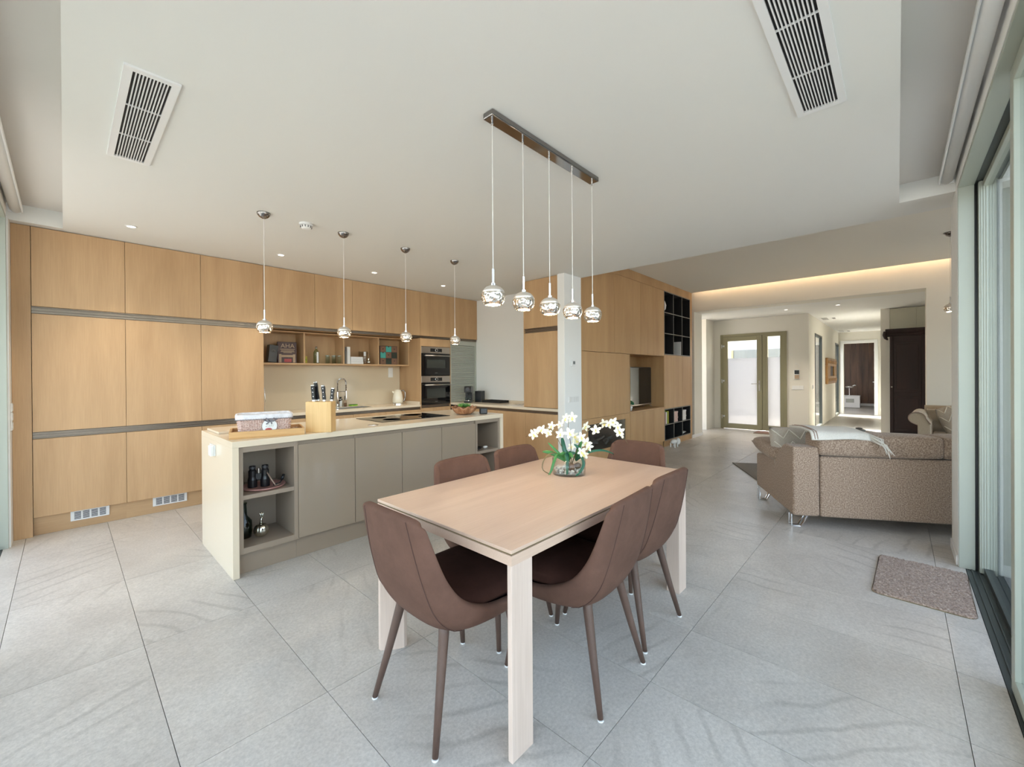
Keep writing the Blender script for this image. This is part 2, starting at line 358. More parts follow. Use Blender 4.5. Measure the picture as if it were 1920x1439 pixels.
# stone tiles 0.5 x 1.01 m, each one a piece of its own; beyond the sofa the pieces are too small and are joined
TX, TY, TW, TL = 0.27, 0.815, 0.502, 1.01
tile_src = None; far = MB()
for i in range(-2, 40):
    for j in range(-4, 6):
        x0, y0 = TX+i*TW, TY+j*TL
        a, c, d, e = max(x0, -0.345), min(x0+TW, 23.5), max(y0, -0.345 if x0 < 4.3 else -3.5), min(y0+TL, 6.05)
        if c-a < 0.03 or e-d < 0.03: continue
        g = 0.0012
        if x0 < 9.4 and y0 > -1.3:
            whole = abs(c-a-TW) < 1e-6 and abs(e-d-TL) < 1e-6
            if whole and tile_src is not None:
                o = bpy.data.objects.new('tile', tile_src.data); COL.objects.link(o); o.location = (x0, y0, 0); o.parent = floor
            else:
                o = MB().box(g, c-a-g, g, e-d-g, -0.011, 0.0).build('tile', 'tile', floor); o.location = (a, d, 0)
                if whole: tile_src = o
        else:
            far.box(a+g, c-g, d+g, e-g, -0.011, 0.0)
tag(far.build('far_tiles', 'tile', floor), kind='stuff')

c = MB()
c.box(0, 4.8, -0.013, 6.3, ZC, 3.45); c.box(-0.55, 0, 5.378, 6.3, ZC, 3.45); c.box(4.41, 4.8, -0.6, -0.013, ZC, 3.45)
struct(MB().box(-0.55, 0, -0.6, 5.378, 2.83, 3.45).box(0, 4.41, -0.6, -0.013, 2.83, 3.45).build('ceiling_recess', 'paint_recess_shade'))
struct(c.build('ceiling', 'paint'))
struct(MB().box(4.8, 5.12, 3.77, 6.3, ZC, 3.45).build('ceiling_corner', 'paint'))
struct(MB().box(4.8, 9.07, -3.7, 3.9, 3.085, 3.45).box(9.07, 9.3, -3.7, 3.9, 3.30, 3.45).build('ceiling_living', 'paint_warm'))
struct(MB().box(9.62, 11.45, -0.95, 5.2, 2.70, 2.9).box(11.45, 17.78, -0.95, 1.62, 2.70, 2.9).box(17.78, 24, -0.95, 3.2, 2.70, 2.9).build('ceiling_hall', 'paint_white'))

# left glazed wall (X = -0.33) and right glazed wall (Y = -0.33): white piers and lintels around the openings
struct(MB().box(-0.52, -0.303, 5.285, 6.3, 0, ZC).box(-0.52, -0.312, -0.52, 5.285, ZC, 2.83).build('wall_left', 'paint_white'))
struct(MB().box(4.30, 4.76, -0.52, -0.312, 0, ZC).box(-0.52, 4.41, -0.52, -0.312, ZC, 2.83).build('wall_right', 'paint_white'))
struct(MB().box(-0.52, 5.12, 6.08, 6.3, 0, ZC).build('wall_kitchen', 'paint_white'))
struct(MB().box(4.99, 5.12, 3.77, 6.08, 0, ZC).build('wall_side', 'paint_white'))
struct(MB().box(4.395, 4.785, 3.15, 3.262, 0, ZC).build('wall_pillar', 'paint_white', bevel=0.004))
struct(MB().box(4.99, 9.22, 3.77, 3.9, 0, 3.3).build('wall_media', 'paint_warm'))
w = MB()
w.box(9.22, 9.62, -3.7, 3.9, 2.70, 3.45); w.box(9.22, 9.62, -3.7, -0.335, 0, 2.70); w.box(9.22, 9.70, 3.205, 3.9, 0, 2.70)
struct(w.build('wall_archway', 'paint_warm'))
struct(MB().box(4.66, 4.76, -3.7, -0.52, 0, 3.45).build('wall_living', 'paint_white'))
struct(MB().box(4.58, 4.66, -3.7, -0.53, -0.03, 3.45).build('wall_added_backing', 'dark_backing'))  # dark layer added outside so the reflection in the glass shows
lw = MB(); lw.box(4.6, 5.6, -3.7, -3.5, 0, 3.45); lw.box(8.6, 9.4, -3.7, -3.5, 0, 3.45); lw.box(5.6, 8.6, -3.7, -3.5, 2.45, 3.45)
struct(lw.build('wall_garden', 'paint_white'))
# hall and corridor beyond the archway
h = MB()
h.box(11.25, 11.45, 3.265, 3.6, 0, 2.70); h.box(11.25, 11.45, 1.445, 1.855, 0, 2.70); h.box(11.25, 11.45, 1.855, 3.265, 2.335, 2.70)
struct(h.build('wall_entry', 'paint_warm'))
struct(MB().box(10.66, 11.25, 3.42, 5.2, 0, 2.70).build('wall_cloak', 'paint_warm'))
struct(MB().box(9.4, 10.7, 5.0, 5.2, 0, 2.70).build('wall_back', 'paint_warm'))
k = MB()
k.box(11.45, 12.18, 1.445, 1.62, 0, 2.70); k.box(13.42, 16.60, 1.445, 1.62, 0, 2.70); k.box(17.56, 17.8, 1.445, 1.62, 0, 2.70)
k.box(12.18, 13.42, 1.445, 1.62, 2.32, 2.70); k.box(16.60, 17.56, 1.445, 1.62, 2.32, 2.70)
struct(k.build('wall_corridor', 'paint_warm'))
k = MB(); k.box(17.6, 17.78, 0.2, 0.545, 0, 2.70); k.box(17.6, 17.78, 1.315, 1.5, 0, 2.70); k.box(17.6, 17.78, 0.545, 1.315, 2.33, 2.70)
struct(k.build('wall_end', 'paint_warm'))
struct(MB().box(11.64, 22.5, 0.118, 0.258, 0, 2.70).build('wall_pier', 'paint_warm'))
struct(MB().box(9.62, 23, -0.95, -0.80, 0, 2.9).build('wall_far_right', 'paint_warm'))
struct(MB().box(22.3, 22.5, -0.8, 3.2, 0, 2.9).box(17.78, 22.3, 3.0, 3.2, 0, 2.9).build('wall_bedroom', 'paint_warm'))
struct(MB().box(12.05, 12.2, -0.8, 0.118, 0, 2.7).build('wall_closet', 'paint_warm'))
struct(MB().box(9.05, 9.22, 3.188, 3.205, 0, 0.07).box(9.22, 9.70, 3.190, 3.205, 0, 0.07).build('baseboard_archway', 'white', bevel=0.003))
struct(MB().box(4.32, 4.75, -0.312, -0.302, 0, 0.07).build('baseboard_right', 'white', bevel=0.003))
struct(MB().box(11.235, 11.25, 1.45, 1.85, 0, 0.07).build('baseboard_entry', 'white', bevel=0.003))

# LED strip hidden in the slot between the living ceiling and the archway wall
t = thing('light_strip', 'warm light strip hidden in the ceiling slot above the archway', 'light strip', (9.09, 0, 3.29))
box('diffuser', 'led', t, 9.095, 9.115, -3.4, 3.15, 3.285, 3.298); box('channel', 'white', t, 9.09, 9.12, -3.4, 3.15, 3.298, 3.30)

# ------------------------------------------------------------------ sliding glazing
def glazing(name, A, B, out, along, jamb_hi, lo, sash_at):
    """frame, tracks, fixed pane and one inner sash; along = 'x' or 'y', out = coordinate sign is negative on that wall"""
    w = tag(bpy.data.objects.new(name, None), kind='structure'); COL.objects.link(w); MW[w] = Matrix()
    def bx(nm, m, a0, a1, d0, d1, z0, z1, par=w, bev=0.002):
        if along == 'x': return box(nm, m, par, a0, a1, d0, d1, z0, z1, bev)
        return box(nm, m, par, d0, d1, a0, a1, z0, z1, bev)
    # jamb lining, head lining, sill track
    for a0, a1 in ((jamb_hi-0.02, jamb_hi), (lo, lo+0.02)):
        bx('jamb', 'alu', a0, a1, -0.392, -0.314, 0, ZC-0.0)
    bx('head', 'alu', lo, jamb_hi, -0.392, -0.314, ZC-0.02, ZC)
    bx('head_track', 'alu_dark', lo, jamb_hi, -0.52, -0.392, ZC-0.012, ZC)
    sl = bx('sill_track', 'alu_dark', lo, jamb_hi, -0.52, -0.347, -0.012, -0.002)
    for d in (-0.375, -0.405, -0.43, -0.46, -0.49):
        bx('track_rib', 'alu_dark', lo, jamb_hi, d-0.004, d+0.004, -0.002, 0.004, sl, 0.001)
    # outer fixed leaf and a black strip that paints the shade of the gap beside it
    bx('gap_shade_strip', 'black', jamb_hi-0.012, jamb_hi-0.004, -0.408, -0.392, 0.003, ZC-0.015, bev=0)
    f = bx('fixed_frame', 'alu', jamb_hi-0.055, jamb_hi-0.004, -0.495, -0.408, 0.003, ZC-0.015)
    for d in (-0.486, -0.474, -0.462, -0.444, -0.432, -0.420):
        bx('frame_rib', 'alu', jamb_hi-0.0585, jamb_hi-0.055, d-0.0025, d+0.0025, 0.003, ZC-0.015, f, 0.0008)
    bx('fixed_frame', 'alu', lo+0.004, lo+0.055, -0.495, -0.408, 0.003, ZC-0.015)
    bx('bottom_rail', 'alu_dark', lo+0.055, jamb_hi-0.055, -0.475, -0.428, 0.003, 0.04)
    bx('top_rail', 'alu', lo+0.055, jamb_hi-0.055, -0.475, -0.428, ZC-0.055, ZC-0.015)
    bx('pane', 'pane', lo+0.055, jamb_hi-0.055, -0.456, -0.448, 0.04, ZC-0.055, bev=0)
    # inner sliding leaf
    s0, s1 = sash_at
    for a in (s0, s1-0.07): bx('sash_stile', 'alu', a, a+0.07, -0.405, -0.358, 0.008, ZC-0.022)
    bx('sash_rail', 'alu', s0+0.07, s1-0.07, -0.405, -0.358, 0.008, 0.075); bx('sash_rail', 'alu', s0+0.07, s1-0.07, -0.405, -0.358, ZC-0.09, ZC-0.022)
    bx('sash_pane', 'pane', s0+0.07, s1-0.07, -0.384, -0.376, 0.075, ZC-0.09, bev=0)
    return w
glazing('window_1', 0, 0, -1, 'y', 5.285, -0.5, (1.2, 3.3))
glazing('window_2', 0, 0, -1, 'x', 4.30, -0.5, (0.6, 2.78))
lg = tag(bpy.data.objects.new('window_added', None), kind='structure'); COL.objects.link(lg); MW[lg] = Matrix()  # unseen window, added and sized to bring light into the living area
for a in (5.6, 7.07, 8.54): box('frame', 'alu', lg, a, a+0.06, -3.64, -3.56, 0, 2.45)
for a in (5.66, 7.13): box('frame_head', 'alu', lg, a, a+1.41, -3.64, -3.56, 2.39, 2.45); box('frame_sill', 'alu_dark', lg, a, a+1.41, -3.64, -3.56, 0, 0.06); box('pane', 'pane', lg, a, a+1.41, -3.605, -3.597, 0.06, 2.39)
struct(MB().box(-1.75, -0.55, -0.6, 6.3, 2.95, 3.15).build('ceiling_added_eave', 'render_wall'))  # unseen overhang, added to cut the sky light through the left glazing

# roller blinds rolled up in the two ceiling recesses
def blind(label, along, a0, a1):
    t = thing('roller_blind', label, 'blind', (0, 0, 2.79) if along == 'x' else (0, 0, 2.79), group='rolled up blinds in the ceiling recesses')
    def T(p): return (p[0], p[1], p[2]) if along == 'x' else (p[1], p[0], p[2])
    MB().tube([T((a0, -0.262, 2.777)), T((a1, -0.262, 2.777))], 0.038, 16).build('roll', 'paint_white', t, smooth=True)
    b0, b1 = T((a0+0.01, -0.231, 2.742)), T((a1-0.01, -0.222, 2.772))
    MB().box(min(b0[0], b1[0]), max(b0[0], b1[0]), min(b0[1], b1[1]), max(b0[1], b1[1]), b0[2], b1[2]).build('bottom_bar', 'white', t, bevel=0.003)
    for a in (a0-0.012, a1):
        p, q = T((a, -0.305, 2.74)), T((a+0.012, -0.235, 2.815))
        MB().box(min(p[0], q[0]), max(p[0], q[0]), min(p[1], q[1]), max(p[1], q[1]), p[2], q[2]).build('bracket', 'white', t, bevel=0.002)
blind('white roller blind rolled up in the recess above the left glazing', 'y', 0.05, 5.32)
blind('white roller blind rolled up in the recess above the right glazing', 'x', 0.05, 4.36)

# ------------------------------------------------------------------ entry door with side light
d = tag(bpy.data.objects.new('door_1', None), kind='structure'); COL.objects.link(d); MW[d] = Matrix()
X0, X1 = 11.225, 11.30
for y0, y1, z0, z1 in ((3.205, 3.265, 0, 2.335), (1.855, 1.915, 0, 2.335), (1.915, 3.205, 2.275, 2.335)): box('frame', 'door_olive', d, X0, X1, y0, y1, z0, z1, 0.003)
box('mullion', 'door_olive', d, X0, X1, 2.275, 2.345, 0.02, 2.275, 0.003)
lf = [box('leaf_stile', 'door_olive', d, X0-0.012, X1-0.02, 3.095, 3.202, 0.015, 2.272, 0.003), box('leaf_stile', 'door_olive', d, X0-0.012, X1-0.02, 2.348, 2.455, 0.015, 2.272, 0.003)]
box('leaf_rail', 'door_olive', d, X0-0.012, X1-0.02, 2.455, 3.095, 0.015, 0.135, 0.003); box('leaf_rail', 'door_olive', d, X0-0.012, X1-0.02, 2.455, 3.095, 2.165, 2.272, 0.003)
box('side_rail', 'door_olive', d, X0, X1, 1.915, 2.275, 0.015, 0.135, 0.003); box('side_rail', 'door_olive', d, X0, X1, 1.915, 2.275, 2.235, 2.275, 0.003)
box('side_stile', 'door_olive', d, X0, X1, 1.915, 1.985, 0.135, 2.235, 0.003); box('side_stile', 'door_olive', d, X0, X1, 2.235, 2.275, 0.135, 2.235, 0.003)
for y0, y1, zt in ((2.455, 3.095, 2.165), (1.985, 2.235, 2.235)):
    tag(box('frosted_pane', 'frosted', d, X0+0.022, X0+0.030, y0, y1, 0.135, 1.745), 'frosted glass pane')
    tag(box('clear_pane', 'pane', d, X0+0.022, X0+0.030, y0, y1, 1.745, zt), 'clear upper strip of glass')
for z in (0.30, 1.18, 2.04):
    hg = MB().tube([(X0-0.02, 3.222, z-0.05), (X0-0.02, 3.222, z+0.05)], 0.012, 10).build('hinge', 'chrome', d)
    MB().box(X0-0.03, X0-0.005, 3.16, 3.20, z-0.012, z+0.03).build('hinge_leaf', 'white', hg, bevel=0.003)
hd = MB().box(X0-0.022, X0-0.012, 2.385, 2.42, 0.95, 1.20).build('handle_plate', 'steel', d, bevel=0.002)
MB().tube([(X0-0.012, 2.402, 1.12), (X0-0.06, 2.402, 1.12), (X0-0.06, 2.56, 1.12)], 0.009, 10).build('lever', 'steel', hd, smooth=True)
MB().tube([(X1+0.05, 2.51, 0.75), (X1+0.05, 2.51, 1.65)], 0.014, 10).build('outer_pull', 'steel', d, smooth=True)

# corridor windows and the open door at its end
def slim_window(nm, x0, x1):
    w = tag(bpy.data.objects.new(nm, None), kind='structure'); COL.objects.link(w); MW[w] = Matrix()
    for a, b2 in ((x0, x0+0.05), (x1-0.05, x1)): box('frame', 'alu_dark', w, a, b2, 1.435, 1.50, 0, 2.32, 0.002)
    box('frame_head', 'alu_dark', w, x0+0.05, x1-0.05, 1.435, 1.50, 2.27, 2.32, 0.002); box('frame_sill', 'alu', w, x0+0.05, x1-0.05, 1.435, 1.50, 0, 0.05, 0.002)
    box('pane', 'pane', w, x0+0.05, x1-0.05, 1.465, 1.473, 0.05, 2.27)
slim_window('window_4', 12.18, 13.42); slim_window('window_5', 16.60, 17.56)
d2 = tag(bpy.data.objects.new('door_2', None), kind='structure'); COL.objects.link(d2); MW[d2] = Matrix()
for y0, y1, z0, z1 in ((0.455, 0.545, 0, 2.42), (1.315, 1.405, 0, 2.42), (0.545, 1.315, 2.33, 2.42)): box('architrave', 'white', d2, 17.575, 17.60, y0, y1, z0, z1, 0.004)
lv = box('leaf', 'white', d2, 17.79, 18.55, 0.50, 0.54, 0.01, 2.32, 0.003)
MB().tube([(18.45, 0.545, 1.05), (18.45, 0.60, 1.05), (18.33, 0.60, 1.05)], 0.010, 8).build('lever', 'chrome', lv, smooth=True)
for z in (0.3, 0.85, 1.5, 2.1): MB().tube([(17.785, 0.545, z-0.04), (17.785, 0.545, z+0.04)], 0.010, 8).build('hinge', 'chrome', d2)
# dark wooden cladding in the room at the end
wp = tag(bpy.data.objects.new('wall_panelling', None), kind='structure'); COL.objects.link(wp); MW[wp] = Matrix()
for i in range(14): box('board', 'walnut_wall', wp, 22.27, 22.299, 0.30+i*0.19, 0.30+i*0.19+0.187, 0.10, 2.7)
struct(box('baseboard_bedroom', 'white', None, 22.26, 22.3, 0.26, 3.0, 0, 0.10))

# outside: terrace, garden ground and the white walls of the courtyard
struct(MB().box(-9, -0.52, -9, 9, -0.20, -0.03).box(-0.52, 24, -9, -3.7, -0.20, -0.03).box(-0.52, 4.6, -3.7, -0.52, -0.20, -0.03).build('floor_terrace', 'terrace'))
struct(MB().box(11.45, 24, 1.62, 9, -0.20, -0.03).box(-9, 24, 6.3, 9, -0.20, -0.03).build('floor_courtyard', 'terrace_warm'))
struct(MB().box(-60, 60, -60, 60, -0.5, -0.21).build('floor_garden', 'terrace'))
yw = tag(MB().box(15.2, 15.4, 1.9, 8.5, -0.03, 2.62).build('courtyard_wall', 'render_wall'), 'white rendered courtyard wall seen through the entry door', 'wall')
gb = thing('garden_shelf', 'grey block on the courtyard wall seen through the clear glass of the entry door', 'block', (15.0, 3.2, 1.80))
box('slab', 'grey_block', gb, 14.95, 15.2, 2.10, 3.95, 1.85, 2.13, 0.01); box('end_cap', 'door_olive', gb, 14.93, 15.2, 3.95, 4.02, 1.80, 2.13, 0.01)

# ================================================================== kitchen
YD = 5.47                                     # plane of the oak fronts
XS = [-0.19, 0.405, 1.0, 1.6, 2.19, 2.69, 3.19, 3.79, 4.39, 4.99]
G = 0.0015
def front(t, nm, x0, x1, z0, z1, mat='oak', y=YD, th=0.02):
    return box(nm, mat, t, x0+G, x1-G, y, y+th, z0+G, z1-G, 0.0012)
def rail(t, x0, x1, z0, z1, y=YD):
    """recessed metal grip channel with two ribs"""
    r = box('grip_rail', 'rail_metal', t, x0, x1, y+0.028, y+0.034, z0, z1)
    box('rail_lip', 'rail_metal', r, x0, x1, y+0.003, y+0.028, z1-0.010, z1-0.003, 0.001)
    box('rail_lip', 'rail_metal', r, x0, x1, y+0.003, y+0.028, z0+0.003, z0+0.010, 0.001)
    if z1-z0 > 0.05: box('rail_lip', 'rail_metal', r, x0, x1, y+0.012, y+0.028, (z0+z1)/2-0.005, (z0+z1)/2+0.005, 0.001)
    return r
t = thing('end_panel', 'narrow full height oak filler panel at the left end of the kitchen', 'panel', (-0.245, YD, 0))
box('board', 'oak', t, -0.302, XS[0]-0.002, YD+0.006, YD+0.03, 0, ZC-0.003, 0.001)
names = ['tall oak cabinet beside the filler panel, leftmost of the tall ones', 'tall oak cabinet in the middle of the three floor to ceiling ones', 'tall oak cabinet next to the sink niche, partly behind the island']
for i in range(3):
    x0, x1 = XS[i], XS[i+1]
    t = thing('tall_cabinet', names[i], 'cabinet', ((x0+x1)/2, YD, 0), group='tall oak kitchen cabinets')
    box('body', 'oak', t, x0+0.001, x1-0.001, YD+0.034, 6.08, 0.16, ZC-0.004)
    front(t, 'upper_door', x0, x1, 1.998, ZC-0.004); rail(t, x0, x1, 1.935, 1.998)
    front(t, 'middle_door', x0, x1, 0.905, 1.935); rail(t, x0, x1, 0.845, 0.905)
    front(t, 'lower_door', x0, x1, 0.163, 0.845)
    box('plinth', 'oak_flat', t, x0, x1, YD+0.05, YD+0.066, 0, 0.16)
    if i < 2:
        gx0 = (0.03, 0.60)[i]; gx1 = (0.285, 0.875)[i]
        g = box('vent_grille', 'white', t, gx0, gx1, YD+0.04, YD+0.05, 0.068, 0.160, 0.002)
        for q in range(4):
            a = gx0+0.018+q*(gx1-gx0-0.036)/4
            for r in range(6): box('slot', 'dark_grey', g, a+0.006, a+(gx1-gx0-0.036)/4-0.006, YD+0.0385, YD+0.0402, 0.082+r*0.0115, 0.089+r*0.0115)
# wall cabinets above the niche
pos = ['over the sink niche, first from the tall cabinets', 'over the sink niche, second from the tall cabinets', 'over the sink niche, third from the tall cabinets', 'over the sink niche, beside the ovens']
for i in range(4):
    x0, x1 = XS[i+3], XS[i+4]
    t = thing('wall_cabinet', 'oak wall cabinet up to the ceiling '+pos[i], 'cabinet', ((x0+x1)/2, YD, 1.97), group='oak wall cabinets above the niche')
    box('body', 'oak', t, x0+0.001, x1-0.001, YD+0.034, 6.08, 1.975, ZC-0.004); front(t, 'door', x0, x1, 1.998, ZC-0.004); rail(t, x0, x1, 1.962, 1.998)
# open shelf unit hanging under them
t = thing('open_shelf', 'long open oak shelf with four compartments above the sink', 'shelf', (2.69, 5.9, 1.53))
sx0, sx1, sy0, sy1 = 1.602, 3.785, 5.77, 6.055
box('back', 'oak', t, sx0, sx1, sy1-0.012, sy1, 1.532, 1.962); box('bottom_board', 'oak_flat', t, sx0, sx1, sy0, sy1, 1.525, 1.548, 0.001)
box('top_board', 'oak_flat', t, sx0, sx1, sy0, sy1, 1.945, 1.962, 0.001)
for x in (sx0, 2.160, 2.697, 3.236, sx1-0.018): box('divider', 'oak', t, x, x+0.02, sy0, sy1-0.012, 1.548, 1.945, 0.001)
# backsplash and worktops
t = thing('backsplash', 'glossy cream backsplash panel behind the sink', 'backsplash', (2.69, 6.06, 0.92)); box('panel', 'splash_glass', t, 1.602, 3.785, 6.056, 6.079, 0.92, 1.525)
t = thing('worktop', 'cream stone worktop with the sink along the back wall', 'worktop', (2.69, 5.76, 0.885))
k = MB(); sk = (2.58, 3.08, 5.60, 5.95)
k.box(1.602, sk[0], YD-0.005, 6.056, 0.886, 0.92); k.box(sk[1], 3.785, YD-0.005, 6.056, 0.886, 0.92); k.box(sk[0], sk[1], YD-0.005, sk[2], 0.886, 0.92); k.box(sk[0], sk[1], sk[3], 6.056, 0.886, 0.92)
k.build('slab', 'quartz', t)
u = thing('upstand', 'short cream stone upstand against the oven housing', 'upstand', (3.776, 5.76, 0.92)); box('strip', 'quartz', u, 3.768, 3.785, YD+0.01, 6.056, 0.92, 0.965, 0.002)
bs = MB(); bs.box(sk[0], sk[1], sk[2], sk[3], 0.72, 0.73); bs.box(sk[0], sk[0]+0.006, sk[2], sk[3], 0.73, 0.915); bs.box(sk[1]-0.006, sk[1], sk[2], sk[3], 0.73, 0.915); bs.box(sk[0], sk[1], sk[2], sk[2]+0.006, 0.73, 0.915); bs.box(sk[0], sk[1], sk[3]-0.006, sk[3], 0.73, 0.915)
bs.build('sink_basin', 'steel', t)
for i in range(4):
    x0, x1 = XS[i+3], XS[i+4]
    t = thing('base_cabinet', ['oak base cabinet under the worktop beside the tall cabinets', 'oak base cabinet under the sink, left half', 'oak base cabinet under the sink, right half', 'oak base cabinet under the kettle beside the ovens'][i], 'cabinet', ((x0+x1)/2, YD, 0), group='oak base cabinets along the back wall')
    box('body', 'oak', t, x0+0.001, x1-0.001, YD+0.034, 6.05, 0.16, 0.70); front(t, 'door', x0, x1, 0.163, 0.845); rail(t, x0, x1, 0.845, 0.885); box('plinth', 'oak_flat', t, x0, x1, YD+0.05, YD+0.066, 0, 0.16)
# oven tower
t = thing('oven_tower', 'tall oak housing around the two built-in ovens', 'cabinet', (4.09, YD, 0))
x0, x1 = XS[7], XS[8]
box('side_panel', 'oak', t, x0+0.001, x0+0.016, YD+0.001, 6.08, 0.0, 1.962, 0.001); box('side_panel', 'oak', t, x1-0.016, x1-0.001, YD+0.001, 6.08, 0.0, 1.962, 0.001)
box('top_box', 'oak', t, x0+0.016, x1-0.016, YD+0.034, 6.08, 1.975, ZC-0.004); front(t, 'upper_door', x0, x1, 1.998, ZC-0.004); rail(t, x0, x1, 1.962, 1.998)
front(t, 'filler', x0+0.014, x1-0.014, 1.835, 1.960); box('inner_back', 'black_matte', t, x0+0.016, x1-0.016, 6.0, 6.05, 0.9, 1.9)
rail(t, x0+0.016, x1-0.016, 0.86, 0.905); front(t, 'drawer', x0, x1, 0.163, 0.86); box('plinth', 'oak_flat', t, x0, x1, YD+0.05, YD+0.066, 0, 0.16)
def oven(z0, z1, label, wz):
    o = thing('oven', label, 'oven', (4.09, YD, z0), group='built-in ovens'); a, c = x0+0.018, x1-0.018
    box('body', 'black_matte', o, a+0.01, c-0.01, YD+0.02, YD+0.48, z0+0.005, z1-0.005)
    p = box('control_panel', 'steel', o, a, c, YD-0.004, YD+0.02, z1-0.105, z1-0.002, 0.002)
    box('display', 'black_glass', p, a+0.17, c-0.165, YD-0.0055, YD-0.003, z1-0.082, z1-0.028)
    MB().lathe([(0.026, 0), (0.026, 0.012), (0.022, 0.014)], n=24).xf(Matrix.Translation(((a+c)/2, YD-0.005, z1-0.055)) @ Matrix.Rotation(R(90), 4, 'X')).build('knob', 'chrome', p)
    MB().lathe([(0.018, 0), (0.018, 0.0155)], n=24).xf(Matrix.Translation(((a+c)/2, YD-0.005, z1-0.055)) @ Matrix.Rotation(R(90), 4, 'X')).build('knob_face', 'black_glass', p)
    dr = box('door', 'black_glass', o, a, c, YD-0.006, YD+0.018, z0+0.003, z1-0.108, 0.002)
    box('window', 'oven_window', dr, a+0.10, c-0.10, YD-0.0075, YD-0.005, z0+wz, z1-0.205)
    MB().tube([(a+0.045, YD-0.038, z1-0.145), (c-0.012, YD-0.038, z1-0.145)], 0.011, 12).build('handle', 'steel', dr, smooth=True)
    for x in (a+0.055, c-0.03): MB().tube([(x, YD-0.006, z1-0.145), (x, YD-0.038, z1-0.145)], 0.008, 8).build('handle_post', 'steel', dr)
    box('badge', 'grey_frame', dr, (a+c)/2-0.025, (a+c)/2+0.025, YD-0.0068, YD-0.005, z0+0.043, z0+0.049)
oven(1.368, 1.833, 'black built-in compact oven with steel panel, the upper one', 0.125)
oven(0.908, 1.366, 'black built-in oven with steel panel, the lower one', 0.10)
# cupboard with roller shutter in the corner
t = thing('shutter_cabinet', 'grey roller shutter cupboard standing on the worktop beside the ovens', 'cabinet', (4.69, 5.52, 0.92))
for a, c2 in ((4.396, 4.425), (4.955, 4.988)): box('side_frame', 'tambour', t, a, c2, 5.49, 6.05, 0.921, 1.96, 0.002)
box('head', 'tambour', t, 4.425, 4.955, 5.49, 5.52, 1.885, 1.96, 0.002)
box('inner_void', 'dark_grey', t, 4.425, 4.955, 5.514, 5.518, 0.922, 1.885)
for i in range(38): MB().add([(4.425 if a else 4.955, y, 0.924+i*0.0253+z) for a in (0, 1) for y, z in ((5.512, 0.0), (5.506, 0.0005), (5.5, 0.0115), (5.506, 0.0215), (5.512, 0.022))], [(0, 1, 6, 5), (1, 2, 7, 6), (2, 3, 8, 7), (3, 4, 9, 8), (4, 0, 5, 9), (4, 3, 2, 1, 0), (5, 6, 7, 8, 9)]).build('slat', 'tambour', t)
t = thing('wall_cabinet', 'oak wall cabinet up to the ceiling above the grey roller shutter', 'cabinet', (4.69, YD, 1.97))
box('body', 'oak', t, XS[8]+0.005, XS[9]-0.001, YD+0.034, 6.08, 1.975, ZC-0.004); front(t, 'door', XS[8], XS[9], 1.998, ZC-0.004); rail(t, XS[8]+0.004, XS[9], 1.962, 1.998)
# short leg of the L along the side wall
XL = 4.39
t = thing('worktop', 'cream stone worktop on the short leg, under the coffee machine', 'worktop', (4.69, 4.4, 0.885))
k = MB().box(XL-0.004, 4.988, 3.264, 5.468, 0.886, 0.92).box(4.398, 4.988, 5.468, 6.05, 0.886, 0.92).build('slab', 'quartz', t); u = thing('upstand', 'low cream stone upstand along the white side wall', 'upstand', (4.98, 4.6, 0.92)); box('strip', 'quartz', u, 4.97, 4.988, 3.87, 5.47, 0.92, 0.955, 0.002)
ys = [3.264, 3.82, 4.38, 4.925, 5.45]
for i in range(4):
    t = thing('base_cabinet', ['oak base cabinet on the short leg beside the white pillar', 'oak base cabinet on the short leg, second from the white pillar', 'oak base cabinet on the short leg, third from the white pillar', 'oak base cabinet in the inner corner of the short leg'][i], 'cabinet', (XL, (ys[i]+ys[i+1])/2, 0), group='oak base cabinets on the short leg')
    box('body', 'oak', t, XL+0.034, 4.985, ys[i]+0.001, ys[i+1]-0.001, 0.16, 0.884)
    box('door', 'oak', t, XL, XL+0.02, ys[i]+G, ys[i+1]-G, 0.163, 0.845, 0.0012)
    r = box('grip_rail', 'rail_metal', t, XL+0.028, XL+0.034, ys[i], ys[i+1], 0.845, 0.884); box('rail_lip', 'rail_metal', r, XL+0.003, XL+0.028, ys[i], ys[i+1], 0.848, 0.855)
    box('plinth', 'oak', t, XL+0.05, XL+0.066, ys[i], ys[i+1], 0, 0.16)
t = thing('tall_cabinet', 'tall oak cupboard standing on the worktop beside the white pillar', 'cabinet', (4.7, 3.57, 0.92))
a, c2, xf = 3.268, 3.862, 4.42
box('body', 'oak', t, xf+0.034, 4.985, a+0.001, c2-0.001, 0.922, ZC-0.004)
box('upper_door', 'oak', t, xf, xf+0.02, a+G, c2-G, 2.02, ZC-0.004, 0.0012); box('lower_door', 'oak', t, xf, xf+0.02, a+G, c2-G, 0.924, 1.955, 0.0012)
box('side_panel', 'oak', t, xf+0.001, 4.985, c2, c2+0.012, 0.922, ZC-0.004)
r = box('grip_rail', 'rail_metal', t, xf+0.028, xf+0.034, a, c2, 1.955, 2.02)
for z in (1.958, 1.985, 2.010): box('rail_lip', 'rail_metal', r, xf+0.003, xf+0.028, a, c2, z, z+0.007)

